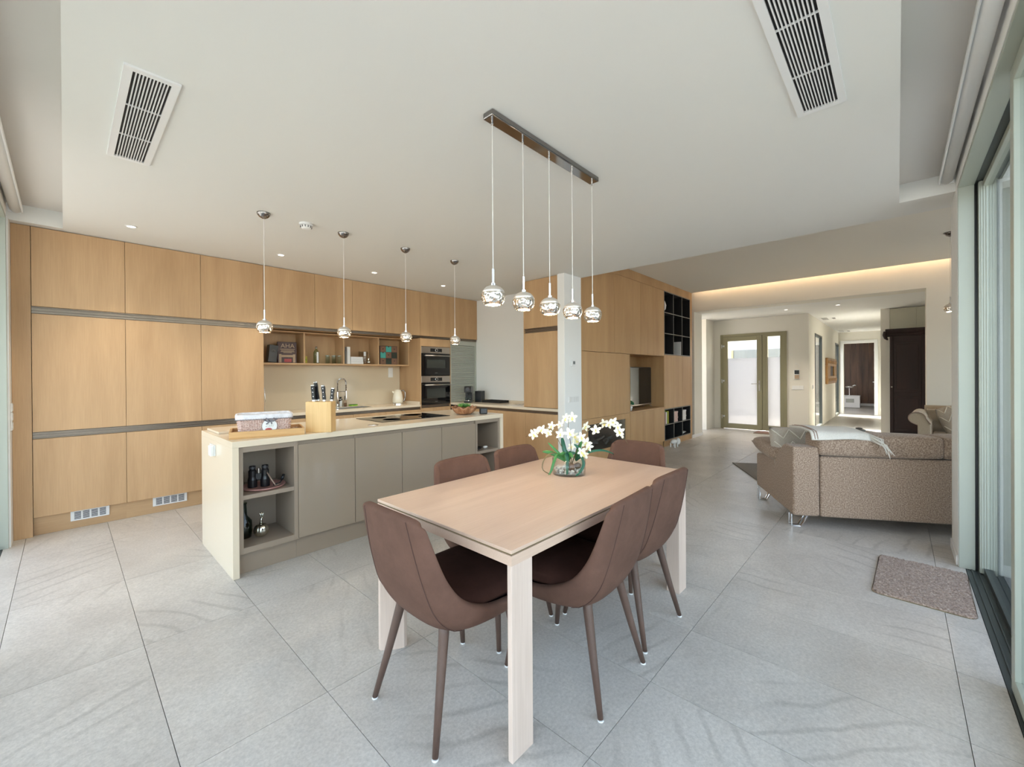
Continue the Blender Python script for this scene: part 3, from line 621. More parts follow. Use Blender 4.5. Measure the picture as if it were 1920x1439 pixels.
# ------------------------------------------------------------------ island
IX0, IX1, IY0, IY1, IZ = 0.765, 3.392, 3.289, 4.20, 0.935
t = thing('island_worktop', 'cream stone island worktop with waterfall sides', 'worktop', (2.08, 3.74, 0))
box('top', 'quartz', t, IX0, IX1, IY0, IY1, IZ-0.043, IZ, 0.002)
box('waterfall_side', 'quartz', t, IX0, IX0+0.04, IY0, IY1, 0, IZ-0.043, 0.002); box('waterfall_side', 'quartz', t, IX1-0.04, IX1, IY0, IY1, 0, IZ-0.043, 0.002)
FY = 3.306
ix = [1.192, 1.640, 2.088, 2.536, 2.984]
for i in range(4):
    t = thing('island_cabinet', ['glossy taupe island cupboard next to the open compartment with the binoculars', 'glossy taupe island cupboard, second from the left compartment', 'glossy taupe island cupboard, third from the left compartment', 'glossy taupe island cupboard next to the right open compartment'][i], 'cabinet', ((ix[i]+ix[i+1])/2, FY, 0), group='glossy taupe island cupboards')
    box('body', 'taupe', t, ix[i]+0.001, ix[i+1]-0.001, FY+0.024, IY1-0.03, 0.15, IZ-0.05)
    box('door', 'taupe_gloss', t, ix[i]+0.002, ix[i+1]-0.002, FY, FY+0.02, 0.158, 0.860, 0.0015)
    box('plinth', 'taupe', t, ix[i], ix[i+1], FY+0.05, FY+0.066, 0, 0.15)
def island_shelf(x0, x1, label, zs):
    t = thing('island_shelf', label, 'shelf', ((x0+x1)/2, FY, 0), group='open end compartments of the island')
    e = 0.028; y1 = 3.72
    box('side', 'taupe', t, x0, x0+e, FY, y1, 0.152, IZ-0.045, 0.001); box('side', 'taupe', t, x1-e, x1, FY, y1, 0.152, IZ-0.045, 0.001)
    box('top_board', 'taupe', t, x0+e, x1-e, FY, y1, IZ-0.082, IZ-0.045, 0.001); box('bottom_board', 'taupe', t, x0+e, x1-e, FY, y1, 0.152, 0.192, 0.001)
    box('shelf_board', 'taupe', t, x0+e, x1-e, FY+0.004, y1, 0.523, 0.553, 0.001); box('back', 'taupe', t, x0+e, x1-e, y1-0.012, y1, 0.192, IZ-0.082)
    box('plinth', 'taupe', t, x0, x1, FY+0.05, FY+0.066, 0, 0.15)
island_shelf(IX0+0.041, 1.191, 'open taupe compartment at the near end of the island with binoculars inside', 0)
island_shelf(2.985, IX1-0.041, 'open taupe compartment at the far end of the island', 0)
t = thing('power_socket', 'white double socket on the near waterfall side of the island', 'socket', (IX0, 3.84, 0.80))
sy, sz = 3.80, 0.825
p = box('plate', 'white_gloss', t, IX0-0.010, IX0, sy-0.075, sy+0.075, sz-0.04, sz+0.04, 0.003)
box('cover', 'white_gloss', t, IX0-0.034, IX0-0.010, sy-0.073, sy-0.002, sz-0.039, sz+0.039, 0.004)
for q in (0.02, 0.05): box('slot', 'dark_grey', p, IX0-0.0115, IX0-0.010, sy+q, sy+q+0.006, sz-0.02, sz+0.02)
t = thing('induction_hob', 'black glass induction hob set in the island worktop', 'hob', (2.44, 3.82, IZ))
box('glass', 'black_glass', t, 2.03, 2.845, 3.56, 4.07, IZ, IZ+0.005, 0.002)
for x, y, r in ((2.22, 3.70, 0.09), (2.22, 3.94, 0.075), (2.62, 3.70, 0.075), (2.62, 3.94, 0.10)):
    MB().lathe([(r, 0.0050), (r, 0.0054), (r-0.003, 0.0054), (r-0.003, 0.0050)], (x, y, IZ), 32).build('zone_ring', 'dark_grey', t)
t = thing('pop_up_socket', 'round steel pop-up socket flush in the island worktop', 'socket', (1.875, 3.44, IZ))
MB().lathe([(0.046, 0), (0.046, 0.003), (0.043, 0.004)], (1.875, 3.44, IZ), 28).build('lid', 'steel', t); MB().lathe([(0.034, 0.004), (0.034, 0.005)], (1.875, 3.44, IZ), 24).build('inner_disc', 'chrome', t)
t = thing('serving_board', 'cream rectangular board lying on the near end of the island', 'board', (1.05, 4.0, IZ))
box('slab', 'quartz', t, 0.800, 1.28, 3.815, 4.185, IZ, IZ+0.018, 0.004)

# ------------------------------------------------------------------ pendants, ceiling fittings
GLOBE_UP = [(0.0085, 0.052), (0.020, 0.050), (0.038, 0.042), (0.052, 0.028), (0.0585, 0.012)]
GLOBE_LO = [(0.0585, 0.012), (0.0595, 0.010), (0.0605, -0.004), (0.058, -0.020), (0.052, -0.034), (0.043, -0.046), (0.041, -0.046), (0.050, -0.032), (0.056, -0.018), (0.057, 0.0)]
def pendant_parts(par, x, y, z, ztop, cable_top):
    g = MB().lathe(GLOBE_LO, (x, y, z), 32).build('globe', 'mercury', par, smooth=True)
    MB().lathe(GLOBE_UP, (x, y, z), 32).build('globe_cap', 'mercury_top', g, smooth=True)
    MB().lathe([(0.0125, 0.050), (0.0125, 0.062), (0.006, 0.064), (0.006, 0.135), (0.003, 0.138)], (x, y, z), 12).build('stem', 'chrome', g)
    MB().lathe([(0.001, -0.026), (0.018, -0.028), (0.030, -0.036), (0.034, -0.042), (0.020, -0.0445), (0.001, -0.045)], (x, y, z), 20).build('bulb', 'bulb', g, smooth=True)
    MB().tube([(x, y, z+0.137), (x, y, cable_top)], 0.0024, 6).build('cord', 'cord', par)
def lamp(x, y, z, e, par=None, spot=True):
    d = bpy.data.lights.new('lamp_light', 'POINT'); d.energy = e; d.color = (1.0, 0.80, 0.55); d.shadow_soft_size = 0.03
    o = bpy.data.objects.new('lamp_light', d); COL.objects.link(o); o.location = (x, y, z)
for i, x in enumerate((1.098, 1.753, 2.408, 3.058)):
    y = 3.728
    t = thing('pendant_lamp', ['silver glass pendant lamp over the island above the wicker basket', 'silver glass pendant lamp over the island, second from the wicker basket', 'silver glass pendant lamp over the island, third from the wicker basket', 'silver glass pendant lamp over the island nearest the roller shutter'][i], 'pendant lamp', (x, y, ZC), group='silver pendant lamps over the island')
    MB().lathe([(0.004, -0.048), (0.012, -0.045), (0.030, -0.036), (0.044, -0.020), (0.0495, -0.004), (0.0495, 0.0)], (x, y, ZC), 28).build('canopy', 'chrome_dark', t, smooth=True)
    pendant_parts(t, x, y, 1.777, ZC, ZC-0.045); lamp(x, y, 1.715, 1.6)
t = thing('bar_chandelier', 'chrome bar chandelier with five silver glass pendants over the dining table', 'chandelier', (1.932, 1.487, ZC))
b = MB().box(1.437, 2.427, 1.452, 1.522, ZC-0.032, ZC).build('bar', 'chrome_dark', t, bevel=0.006)
for i in range(5):
    x = 1.468+i*0.2318
    pendant_parts(t, x, 1.487, 1.776, ZC, ZC-0.05); lamp(x, 1.487, 1.712, 1.6)
    MB().lathe([(0.006, -0.058), (0.006, -0.032)], (x, 1.487, ZC), 10).build('cord_grip', 'chrome', b)
t = thing('smoke_detector', 'round white smoke detector on the kitchen ceiling', 'smoke detector', (1.426, 3.732, ZC))
MB().lathe([(0.055, 0), (0.055, -0.012), (0.050, -0.016)], (1.426, 3.732, ZC), 28).build('base', 'white', t, smooth=False)
MB().lathe([(0.046, -0.016), (0.044, -0.030), (0.036, -0.042), (0.020, -0.047)], (1.426, 3.732, ZC), 28).build('dome', 'white', t, smooth=True)
for q in range(12):
    a = q*math.pi/6; MB().box(-0.003, 0.003, 0.0395, 0.0465, -0.036, -0.020).xf(Matrix.Translation((1.426, 3.732, ZC)) @ Matrix.Rotation(a, 4, 'Z')).build('slot', 'dark_grey', t)
def downlight(x, y, z, label, group, e=5.0):
    t = thing('downlight', label, 'downlight', (x, y, z), group=group)
    MB().lathe([(0.042, 0), (0.042, -0.003), (0.030, -0.004), (0.030, 0.0)], (x, y, z), 24).build('ring', 'white', t)
    MB().lathe([(0.028, -0.0005), (0.028, -0.002), (0.001, -0.002)], (x, y, z), 20).build('lens', 'spot_lens', t)
    d = bpy.data.lights.new('downlight_beam', 'SPOT'); d.energy = e; d.color = (1.0, 0.88, 0.72); d.spot_size = R(95); d.spot_blend = 0.7; d.shadow_soft_size = 0.03
    o = bpy.data.objects.new('downlight_beam', d); COL.objects.link(o); o.location = (x, y, z-0.008)
for i, x in enumerate((0.405, 1.602, 2.697, 3.791)):
    downlight(x, 4.884, ZC, ['recessed ceiling spotlight in front of the first tall cabinets', 'recessed ceiling spotlight in front of the sink niche, left', 'recessed ceiling spotlight in front of the sink niche, right', 'recessed ceiling spotlight in front of the ovens'][i], 'recessed spotlights in front of the kitchen fronts', 22.0)
def vent(label, x0, x1, y0, y1, along):
    t = thing('air_vent', label, 'air vent', ((x0+x1)/2, (y0+y1)/2, ZC), group='long ceiling air vents')
    e = 0.030; z0, z1 = ZC-0.010, ZC
    f = MB(); f.box(x0, x1, y0, y0+e, z0, z1); f.box(x0, x1, y1-e, y1, z0, z1); f.box(x0, x0+e, y0+e, y1-e, z0, z1); f.box(x1-e, x1, y0+e, y1-e, z0, z1)
    f.build('frame', 'white', t); box('duct', 'black_matte', t, x0+e, x1-e, y0+e, y1-e, z1-0.0012, z1-0.0002)
    n = 10
    for i in range(1, n+1):
        if along == 'y':
            x = x0+e+(x1-x0-2*e)*i/(n+1); box('blade', 'white', t, x-0.0022, x+0.0022, y0+e, y1-e, z0, z1-0.0015)
        else:
            y = y0+e+(y1-y0-2*e)*i/(n+1); box('blade', 'white', t, x0+e, x1-e, y-0.0022, y+0.0022, z0, z1-0.0015)
    for q in (1, 2):
        if along == 'y': y = y0+(y1-y0)*q/3; box('cross_bar', 'white', t, x0+e, x1-e, y-0.003, y+0.003, z0+0.002, z1-0.0015)
        else: x = x0+(x1-x0)*q/3; box('cross_bar', 'white', t, x-0.003, x+0.003, y0+e, y1-e, z0+0.002, z1-0.0015)
vent('white slatted air vent in the ceiling on the kitchen side', 0.177, 0.367, 2.35, 3.388, 'y')
vent('white slatted air vent in the ceiling near the right glazing', 1.51, 2.557, 0.175, 0.369, 'x')

# switches on the pillar and the left pier
def plate(name, label, cat, x0, x1, y0, y1, z0, z1, keys, axis, group=None):
    t = thing(name, label, cat, ((x0+x1)/2, (y0+y1)/2, z0), group=group); box('plate', 'white', t, x0, x1, y0, y1, z0, z1, 0.003)
    for k in range(keys):
        if axis == 'x': a = x0+0.006+(x1-x0-0.012)*k/keys; box('key', 'white_gloss', t, a+0.002, a+(x1-x0-0.012)/keys-0.002, y0-0.004, y0, z0+0.008, z1-0.008, 0.002)
        else: a = y0+0.006+(y1-y0-0.012)*k/keys; s = 0.004; box('key', 'white_gloss', t, x0-s, x0, a+0.002, a+(y1-y0-0.012)/keys-0.002, z0+0.008, z1-0.008, 0.002)
plate('light_switch', 'white four gang switch plate on the white pillar', 'switch', 4.47, 4.71, 3.142, 3.15, 1.005, 1.085, 4, 'x')
t = thing('thermostat', 'small white room thermostat on the white pillar above the switches', 'thermostat', (4.57, 3.14, 1.49))
box('case', 'white', t, 4.53, 4.61, 3.128, 3.15, 1.48, 1.565, 0.004); box('screen', 'grey_block', t, 4.555, 4.60, 3.1265, 3.128, 1.51, 1.55)
for i, z in enumerate((1.095, 1.018, 0.942)):
    t = thing('light_switch', ['white switch on the left pier, topmost of three', 'white switch on the left pier, middle of three', 'white switch on the left pier, lowest of three'][i], 'switch', (-0.297, 5.38, z), group='switches on the left pier')
    box('plate', 'white', t, -0.303, -0.294, 5.34, 5.42, z, z+0.075, 0.003); box('key', 'white_gloss', t, -0.294, -0.290, 5.35, 5.41, z+0.008, z+0.067, 0.002)
t = thing('power_socket', 'white double wall socket on the cream backsplash above the kettle', 'socket', (3.617, 6.05, 1.33))
p = box('plate', 'white_gloss', t, 3.575, 3.655, 6.046, 6.056, 1.345, 1.505, 0.003)
for z in (1.385, 1.462): MB().lathe([(0.028, 0), (0.028, 0.002), (0.022, 0.0025)], n=20).xf(Matrix.Translation((3.615, 6.046, z)) @ Matrix.Rotation(R(90), 4, 'X')).build('outlet', 'white', p)

# ================================================================== dining table and chairs
TX0, TX1, TY0, TY1, TZ = 1.068, 2.712, 1.000, 1.920, 0.757
t = thing('dining_table', 'rectangular pale oak dining table with solid wedge legs', 'table', (1.89, 1.46, 0))
box('tabletop', 'oak_table', t, TX0, TX1, TY0, TY1, TZ-0.013, TZ, 0.0015)
box('shadow_gap', 'stem_brown', t, TX0+0.006, TX1-0.006, TY0+0.006, TY1-0.006, TZ-0.020, TZ-0.013)
ap = MB(); ap.box(TX0, TX1, TY0, TY0+0.022, TZ-0.056, TZ-0.020); ap.box(TX0, TX1, TY1-0.022, TY1, TZ-0.056, TZ-0.020); ap.box(TX0, TX0+0.022, TY0+0.022, TY1-0.022, TZ-0.056, TZ-0.020); ap.box(TX1-0.022, TX1, TY0+0.022, TY1-0.022, TZ-0.056, TZ-0.020)
ap.build('apron', 'oak_table', t)
for sx in (0, 1):
    for sy in (0, 1):
        xo, yo = (TX0, TX1)[sx], (TY0, TY1)[sy]; dx, dy = (1, -1)[sx], (1, -1)[sy]
        poly = [(0, 0), (0.114, 0), (0.114, 0.080), (0.094, 0.086), (0.055, 0.068), (0, 0.020)]
        poly = [(xo+dx*a, yo+dy*c) for a, c in poly]
        if dx*dy < 0: poly.reverse()
        MB().prism(poly, 0, TZ-0.056).build('leg', 'oak_table_leg', t, bevel=0.002)

def lerp_path(pts, s):
    k = s*(len(pts)-1); i = min(int(k), len(pts)-2); f = k-i
    def cr(a, b, c, d): return 0.5*((2*b)+(-a+c)*f+(2*a-5*b+4*c-d)*f*f+(-a+3*b-3*c+d)*f**3)
    p = [pts[max(i-1, 0)], pts[i], pts[i+1], pts[min(i+2, len(pts)-1)]]
    return [cr(p[0][j], p[1][j], p[2][j], p[3][j]) for j in range(len(pts[0]))]
# chair shell: centre line (y, z) and edge line (half width, y, z), from the top of the back down and forward to the seat front
CEN = [(-0.320, 0.872), (-0.298, 0.74), (-0.268, 0.60), (-0.235, 0.49), (-0.165, 0.405), (-0.03, 0.378), (0.13, 0.376), (0.255, 0.392)]
EDG = [(0.192, -0.286, 0.852), (0.214, -0.250, 0.73), (0.232, -0.205, 0.62), (0.243, -0.135, 0.535), (0.246, -0.03, 0.482), (0.246, 0.08, 0.462), (0.242, 0.18, 0.452), (0.226, 0.258, 0.430)]
def shell_pt(s, v, off=0.0):
    cy, cz = lerp_path(CEN, s); w, ey, ez = lerp_path(EDG, s); a = abs(v); b = a**2.6
    x = w*math.copysign(math.sin(a*math.pi/2)**0.92, v) if a > 0 else 0.0
    y = cy*(1-b)+ey*b; z = cz*(1-b)+ez*b
    if s < 0.08: z -= (0.08-s)/0.08*0.022*a**7
    return Vector((x, y, z))
def make_chair():
    t = thing('dining_chair', 'x', 'chair', group='brown upholstered dining chairs around the table')
    MB().grid(lambda s, u: shell_pt(s, 2*u-1), 26, 22).build('shell', 'suede', t, smooth=True, solid=0.036, world=False, offset=0.0).modifiers.new('soft', 'SUBSURF').levels = 1
    def cush(u, v):
        s = 0.50+0.49*u; a = (2*v-1)*0.90; p = shell_pt(s, a); top = 0.468+0.010*(1-a*a)-0.016*abs(2*u-1)**4
        return Vector((p.x*0.93, p.y, max(p.z+0.012, top-0.02*abs(a)**6)))
    def seat(u, v):
        a, c = 2*u-1, 2*v-1
        wv = 0.205+0.012*c; k = 1-0.10*abs(a)**4*abs(c)**4
        return Vector((a*wv*k, 0.035+c*0.215*k, 0.474+0.014*(1-a*a)*(1-c*c)-0.030*max(abs(a), abs(c))**8))
    s = MB().grid(seat, 14, 14)
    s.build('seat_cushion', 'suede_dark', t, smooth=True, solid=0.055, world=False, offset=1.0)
    for sx in (-1, 1):
        pts = []
        for i in range(15):
            s0 = 0.015+0.60*i/14; p = shell_pt(s0, 0.52*sx); c1 = shell_pt(s0, 0.52*sx+0.02); c2 = shell_pt(s0+0.02, 0.52*sx)
            n = (c1-p).cross(c2-p).normalized(); 
            if n.y > 0 and i < 9 or (i >= 9 and n.z > 0): n = -n
            pts.append(p+n*0.0185)
        MB().tube(pts, 0.0016, 6).build('back_seam', 'seam', t, world=False)
        for sy, (bx_, by), (tx, ty) in ((-1, (0.212, -0.255), (0.150, -0.165)), (1, (0.212, 0.235), (0.165, 0.175))):
            lg = MB().tube([(sx*bx_, by, 0.006), (sx*(bx_+tx)/2, (by+ty)/2, 0.19), (sx*tx, ty, 0.388), (sx*(tx-0.004), ty+0.004*(-sy), 0.425)], [0.0115, 0.016, 0.0205, 0.0205], 14).build('leg', 'chair_leg', t, smooth=True, world=False)
            MB().lathe([(0.0125, 0.0), (0.0125, 0.006)], (sx*bx_, by, 0), 12).build('glide', 'white', lg, world=False)
    return t
chair = make_chair()
spots = [((1.150, 1.430, 0), R(-90), 'brown suede chair at the near short end of the table'),
         ((1.640, 1.135, 0), R(3), 'brown suede chair on the glazing side of the table, the nearer of two'),
         ((2.160, 1.170, 0), R(-1), 'brown suede chair on the glazing side of the table, the farther of two'),
         ((1.672, 1.690, 0), R(180), 'brown suede chair on the island side of the table, the nearer of two'),
         ((2.165, 1.690, 0), R(180), 'brown suede chair on the island side of the table, the farther of two'),
         ((2.640, 1.440, 0), R(90), 'brown suede chair at the far short end of the table')]
chairs = [chair]+[copy_tree(chair) for _ in spots[1:]]
for o, (l, rz, lab) in zip(chairs, spots): place(o, l, rz, lab)

# ------------------------------------------------------------------ orchid in a glass bowl
VX, VY, VZ = 2.150, 1.512, TZ
t = thing('glass_vase', 'low clear glass cylinder vase with white pebbles on the dining table', 'vase', (VX, VY, VZ))
MB().lathe([(0.103, 0.0), (0.104, 0.10), (0.101, 0.10), (0.100, 0.006), (0.002, 0.006)], (VX, VY, VZ), 40).build('glass', 'clear_glass', t, smooth=True)
pb = MB()
for i in range(150):
    a, r = random.uniform(0, 6.283), 0.090*math.sqrt(random.random()); pb.ball((VX+r*math.cos(a), VY+r*math.sin(a), VZ+0.014+random.uniform(0, 0.022)), random.uniform(0.007, 0.012), 7, (1, 0.8, 0.65))
tag(pb.build('pebbles', 'pebble', t, smooth=True), kind='stuff')
for x, y, r in ((-0.03, -0.035, 0.027), (0.022, -0.05, 0.023)): MB().ball((VX+x, VY+y, VZ+0.052), r, 14, (1, 1, 0.85)).build('bark_ball', 'bark', t, smooth=True)
t = thing('orchid', 'white and yellow orchid arrangement growing out of the glass vase', 'orchid', (VX, VY, VZ+0.04))
FL = [(1.964, 1.646, 1.01), (2.008, 1.653, 1.024), (2.012, 1.618, 1.037), (2.061, 1.606, 1.013), (2.077, 1.593, 1.056), (2.111, 1.458, 1.115), (2.077, 1.486, 1.11), (2.134, 1.569, 1.059), (2.08, 1.525, 1.011), (2.116, 1.482, 1.015), (2.261, 1.46, 1.045), (2.25, 1.379, 1.03), (2.323, 1.365, 1.067), (2.307, 1.319, 1.066), (2.343, 1.309, 1.076), (2.308, 1.26, 1.057), (2.367, 1.282, 1.016), (2.206, 1.497, 0.96), (2.194, 1.449, 0.986), (2.175, 1.508, 0.922), (2.229, 1.436, 0.946), (2.147, 1.418, 0.903), (2.188, 1.496, 0.989), (2.232, 1.419, 0.924), (2.182, 1.422, 0.884)]
def petal_grid(mb, ang, L, Wd, cup):   # pointed petal
    def f(u, v):
        c = 2*v-1; w = Wd*math.sin(math.pi*min(1, u*0.9+0.08))**0.8*c; r = 0.004+L*u
        return (r*math.cos(ang)-w*math.sin(ang), r*math.sin(ang)+w*math.cos(ang), cup*u*u*L-0.12*abs(c)*Wd)
    mb.grid(f, 4, 4)
pm = MB()
for i in range(5): petal_grid(pm, R(90+72*i), 0.035 if i % 2 else 0.040, 0.0118, 0.35 if i % 2 else 0.15)
flower0 = pm.build('flower', 'petal', t, smooth=True, world=False)
lip = MB(); petal_grid(lip, R(-90), 0.017, 0.010, 0.9); lip.ball((0, 0, 0.005), 0.005, 8); lip0 = lip.build('lip', 'petal_yellow', flower0, smooth=True, world=False)
base = Vector((VX, VY, VZ+0.04))
for i, p in enumerate(FL):
    o = flower0 if i == 0 else flower0.copy()
    if i: COL.objects.link(o); q = lip0.copy(); COL.objects.link(q); q.parent = o
    d = Vector((-0.75+random.uniform(-0.45, 0.45), -0.66+random.uniform(-0.45, 0.45), 0.25+random.uniform(-0.45, 0.5)))
    o.location = Vector(p)-base; o.rotation_euler = (d.to_track_quat('Z', 'Y') @ Matrix.Rotation(random.uniform(-0.6, 0.6), 3, 'Z').to_quaternion()).to_euler(); k = random.uniform(0.66, 0.95); o.scale = (k, k, k)
def stem(pts, r, name='stem', mat='stem_brown'):
    P = [lerp_path([tuple(p) for p in pts], i/14) for i in range(15)]; MB().tube(P, [r*(1-0.55*i/14) for i in range(15)], 6).build(name, mat, t, smooth=True)
b0 = (VX+0.02, VY-0.005, VZ+0.05)
stem([b0, (2.11, 1.54, 0.93), (2.075, 1.59, 1.03), (2.02, 1.63, 1.035), (1.955, 1.70, 0.99)], 0.0028)
stem([b0, (2.19, 1.46, 0.95), (2.25, 1.41, 1.04), (2.32, 1.34, 1.068), (2.36, 1.285, 1.03), (2.398, 1.24, 0.943)], 0.0028)
stem([b0, (2.15, 1.50, 0.95), (2.125, 1.50, 1.04), (2.105, 1.475, 1.115), (2.09, 1.47, 1.11)], 0.0026)
stem([b0, (2.19, 1.47, 0.92), (2.20, 1.455, 0.98)], 0.0026)
for p in ((1.975, 1.685, 1.0), (2.372, 1.262, 0.985), (2.366, 1.270, 0.998), (2.215, 1.43, 0.87), (2.19, 1.41, 0.865)): MB().ball(p, 0.0085, 8, (1, 1, 1.25)).build('bud', 'petal', t, smooth=True)
def leaf(pts, w, mat='leaf'):
    def f(u, v):
        p = Vector(lerp_path(pts, u)); q = Vector(lerp_path(pts, min(1, u+0.02)))-Vector(lerp_path(pts, max(0, u-0.02)))
        side = q.cross(Vector((-0.7, -0.65, 0.25))).normalized(); c = 2*v-1
        return p+side*c*w*math.sin(math.pi*min(1, 0.12+0.88*u))**0.6*(1 if u < 0.98 else 0.2)+Vector((0, 0, 0.004*abs(c)))
    MB().grid(f, 14, 2).build('leaf', mat, t, smooth=True, solid=0.0012)
c0 = (VX-0.03, VY-0.01, VZ+0.075); c1 = (VX+0.035, VY-0.03, VZ+0.075)
leaf([c0, (2.085, 1.545, 0.875), (2.045, 1.545, 0.85), (2.012, 1.548, 0.785), (2.000, 1.560, 0.764)], 0.009)
leaf([c0, (2.10, 1.50, 0.89), (2.072, 1.47, 0.85), (2.060, 1.462, 0.79), (2.058, 1.465, 0.768)], 0.010, 'leaf_dark')
leaf([c1, (2.165, 1.43, 0.865), (2.150, 1.405, 0.82), (2.115, 1.415, 0.775), (2.085, 1.42, 0.764)], 0.009, 'leaf_dark')
leaf([c0, (2.07, 1.57, 0.885), (2.00, 1.585, 0.86), (1.975, 1.585, 0.80), (2.01, 1.55, 0.766)], 0.0035, 'stem_brown')
leaf([c1, (2.24, 1.42, 0.885), (2.30, 1.36, 0.895), (2.35, 1.31, 0.872)], 0.007, 'leaf_dark')
leaf([c0, (2.12, 1.53, 0.92), (2.108, 1.535, 0.985)], 0.014, 'leaf_dark')
leaf([c0, (2.08, 1.56, 0.90), (2.05, 1.60, 0.95)], 0.008)
leaf([c0, (2.06, 1.58, 0.885), (2.02, 1.62, 0.895)], 0.012)
leaf([c1, (2.19, 1.47, 0.90), (2.20, 1.45, 0.955)], 0.014)
leaf([c1, (2.17, 1.44, 0.90), (2.13, 1.46, 0.945)], 0.012, 'leaf_dark')
for k in range(7):
    a = k*0.9; leaf([c0, (c0[0]+0.02*math.cos(a), c0[1]+0.02*math.sin(a), 0.88), (c0[0]+0.05*math.cos(a), c0[1]+0.05*math.sin(a), 0.885+0.02*math.sin(k*2.1))], 0.013, 'leaf' if k % 2 else 'leaf_dark')

# ================================================================== things on the island
rz = R(-15)
t = thing('wooden_tray', 'rectangular oak tray under the wicker basket on the island', 'tray', (1.045, 3.500, IZ), rz)
tw, td = 0.475, 0.30
box('base', 'oak_tray', t, -tw/2, tw/2, -td/2, td/2, 0, 0.012, 0.001, world=False)
for y in (-td/2, td/2-0.014): box('side', 'oak_tray', t, -tw/2, tw/2, y, y+0.014, 0.012, 0.052, 0.0015, world=False)
for x in (-tw/2, tw/2-0.014): box('end', 'oak_tray', t, x, x+0.014, -td/2+0.014, td/2-0.014, 0.012, 0.052, 0.0015, world=False)
t = thing('wicker_basket', 'pinkish wicker basket with a white fabric liner and round tag', 'basket', (1.03, 3.515, IZ+0.0125), rz)
bw, bd, bh = 0.172, 0.112, 0.145
def rrect(w, d, r, n=6):
    P = []
    for cx_, cy_, a0 in ((w-r, d-r, 0), (-w+r, d-r, 90), (-w+r, -d+r, 180), (w-r, -d+r, 270)):
        for i in range(n+1):
            a = R(a0+90*i/n); P.append((cx_+r*math.cos(a), cy_+r*math.sin(a)))
    return P
def ring_wall(mb, levels, closed_bottom=True):
    n = len(levels[0][0]); vs = []
    for poly, z in levels: vs += [(x, y, z) for x, y in poly]
    fs = [(j*n+i, j*n+(i+1) % n, (j+1)*n+(i+1) % n, (j+1)*n+i) for j in range(len(levels)-1) for i in range(n)]
    if closed_bottom: fs.append(tuple(reversed(range(n))))
    return mb.add(vs, fs)
ring_wall(MB(), [(rrect(bw*(0.90+0.10*k/5)*1.0, bd*(0.90+0.10*k/5), 0.03), bh*k/5) for k in range(6)]).build('body', 'wicker', t, solid=0.006, world=False)
# woven rods: horizontal weavers and vertical stakes stand proud of the wall
for k in range(9):
    q = (k+0.5)/9.5; P = rrect(bw*(0.90+0.10*q)+0.004, bd*(0.90+0.10*q)+0.004, 0.03); z = bh*q
    MB().tube([(x, y, z+(0.0012 if i % 2 else -0.0012)) for i, (x, y) in enumerate(P+P[:1])], 0.0050, 6).build('weaver', 'wicker', t, world=False)
for i in range(20):
    x = -bw*0.88+2*bw*0.88*i/19
    MB().tube([(x*0.95, -bd*0.90-0.008, 0.002), (x, -bd-0.008, bh-0.02)], 0.0030, 6).build('stake', 'wicker', t, world=False)
ring_wall(MB(), [(rrect(bw+0.010+0.003*math.sin(k), bd+0.010, 0.034), bh+z) for k, z in enumerate((-0.026, -0.013, 0.004))]+[(rrect(bw-0.004, bd-0.004, 0.03), bh+0.010), (rrect(bw*0.97, bd*0.96, 0.03), bh-0.01), (rrect(bw*0.92, bd*0.9, 0.03), 0.03)], False).build('liner', 'liner', t, smooth=True, world=False)
MB().tube([(x, y, bh-0.027) for x, y in (lambda P: P+P[:1])(rrect(bw+0.012, bd+0.012, 0.034))], 0.0028, 6).build('trim_cord', 'ribbon', t, world=False)
MB().box(-0.11, -0.03, -0.04, 0.03, bh-0.055, bh+0.0).build('folded_cloth', 'liner', t, bevel=0.012, world=False)
MB().box(-0.01, 0.09, -0.05, 0.04, bh-0.055, bh+0.004).build('folded_cloth', 'liner', t, bevel=0.012, world=False)
tg = MB().lathe([(0.048, 0), (0.048, 0.003)], n=28).xf(Matrix.Translation((0.028, -bd-0.016, 0.066)) @ Matrix.Rotation(R(90), 4, 'X')).build('tag', 'white', t, world=False)
MB().lathe([(0.022, 0.003), (0.022, 0.0042)], n=20).xf(Matrix.Translation((0.022, -bd-0.016, 0.040)) @ Matrix.Rotation(R(90), 4, 'X') @ Matrix.Diagonal((1, 0.55, 1, 1))).build('red_apple_print', 'red_print', tg, world=False)
text('lettering', 'Zaki', 0.030, 'tambour', tg, (0.026, -bd-0.0205, 0.060), 0.3)
for q in (-1, 1):
    MB().tube([(0.032, -bd-0.024, 0.106), (0.032+q*0.024, -bd-0.028, 0.124), (0.032+q*0.042, -bd-0.022, 0.114), (0.032+q*0.02, -bd-0.024, 0.102), (0.032, -bd-0.024, 0.106)], 0.0048, 6).build('bow_loop', 'ribbon', t, smooth=True, world=False)
    MB().tube([(0.032, -bd-0.024, 0.106), (0.030+q*0.010, -bd-0.024, 0.092), (0.024+q*0.018, -bd-0.025, 0.080)], 0.0042, 6).build('bow_tail', 'ribbon', t, smooth=True, world=False)
t = thing('dried_pods', 'small heap of pale dried pods at the right end of the tray', 'decoration', (1.23, 3.47, IZ+0.0125), rz)
for i in range(6): MB().ball((random.uniform(-0.02, 0.015), random.uniform(-0.05, 0.05), 0.014+0.006*(i % 2)), 0.014, 8, (1, 1.5, 0.9)).build('pod', ('wicker', 'book_tan')[i % 2], t, smooth=True, world=False)

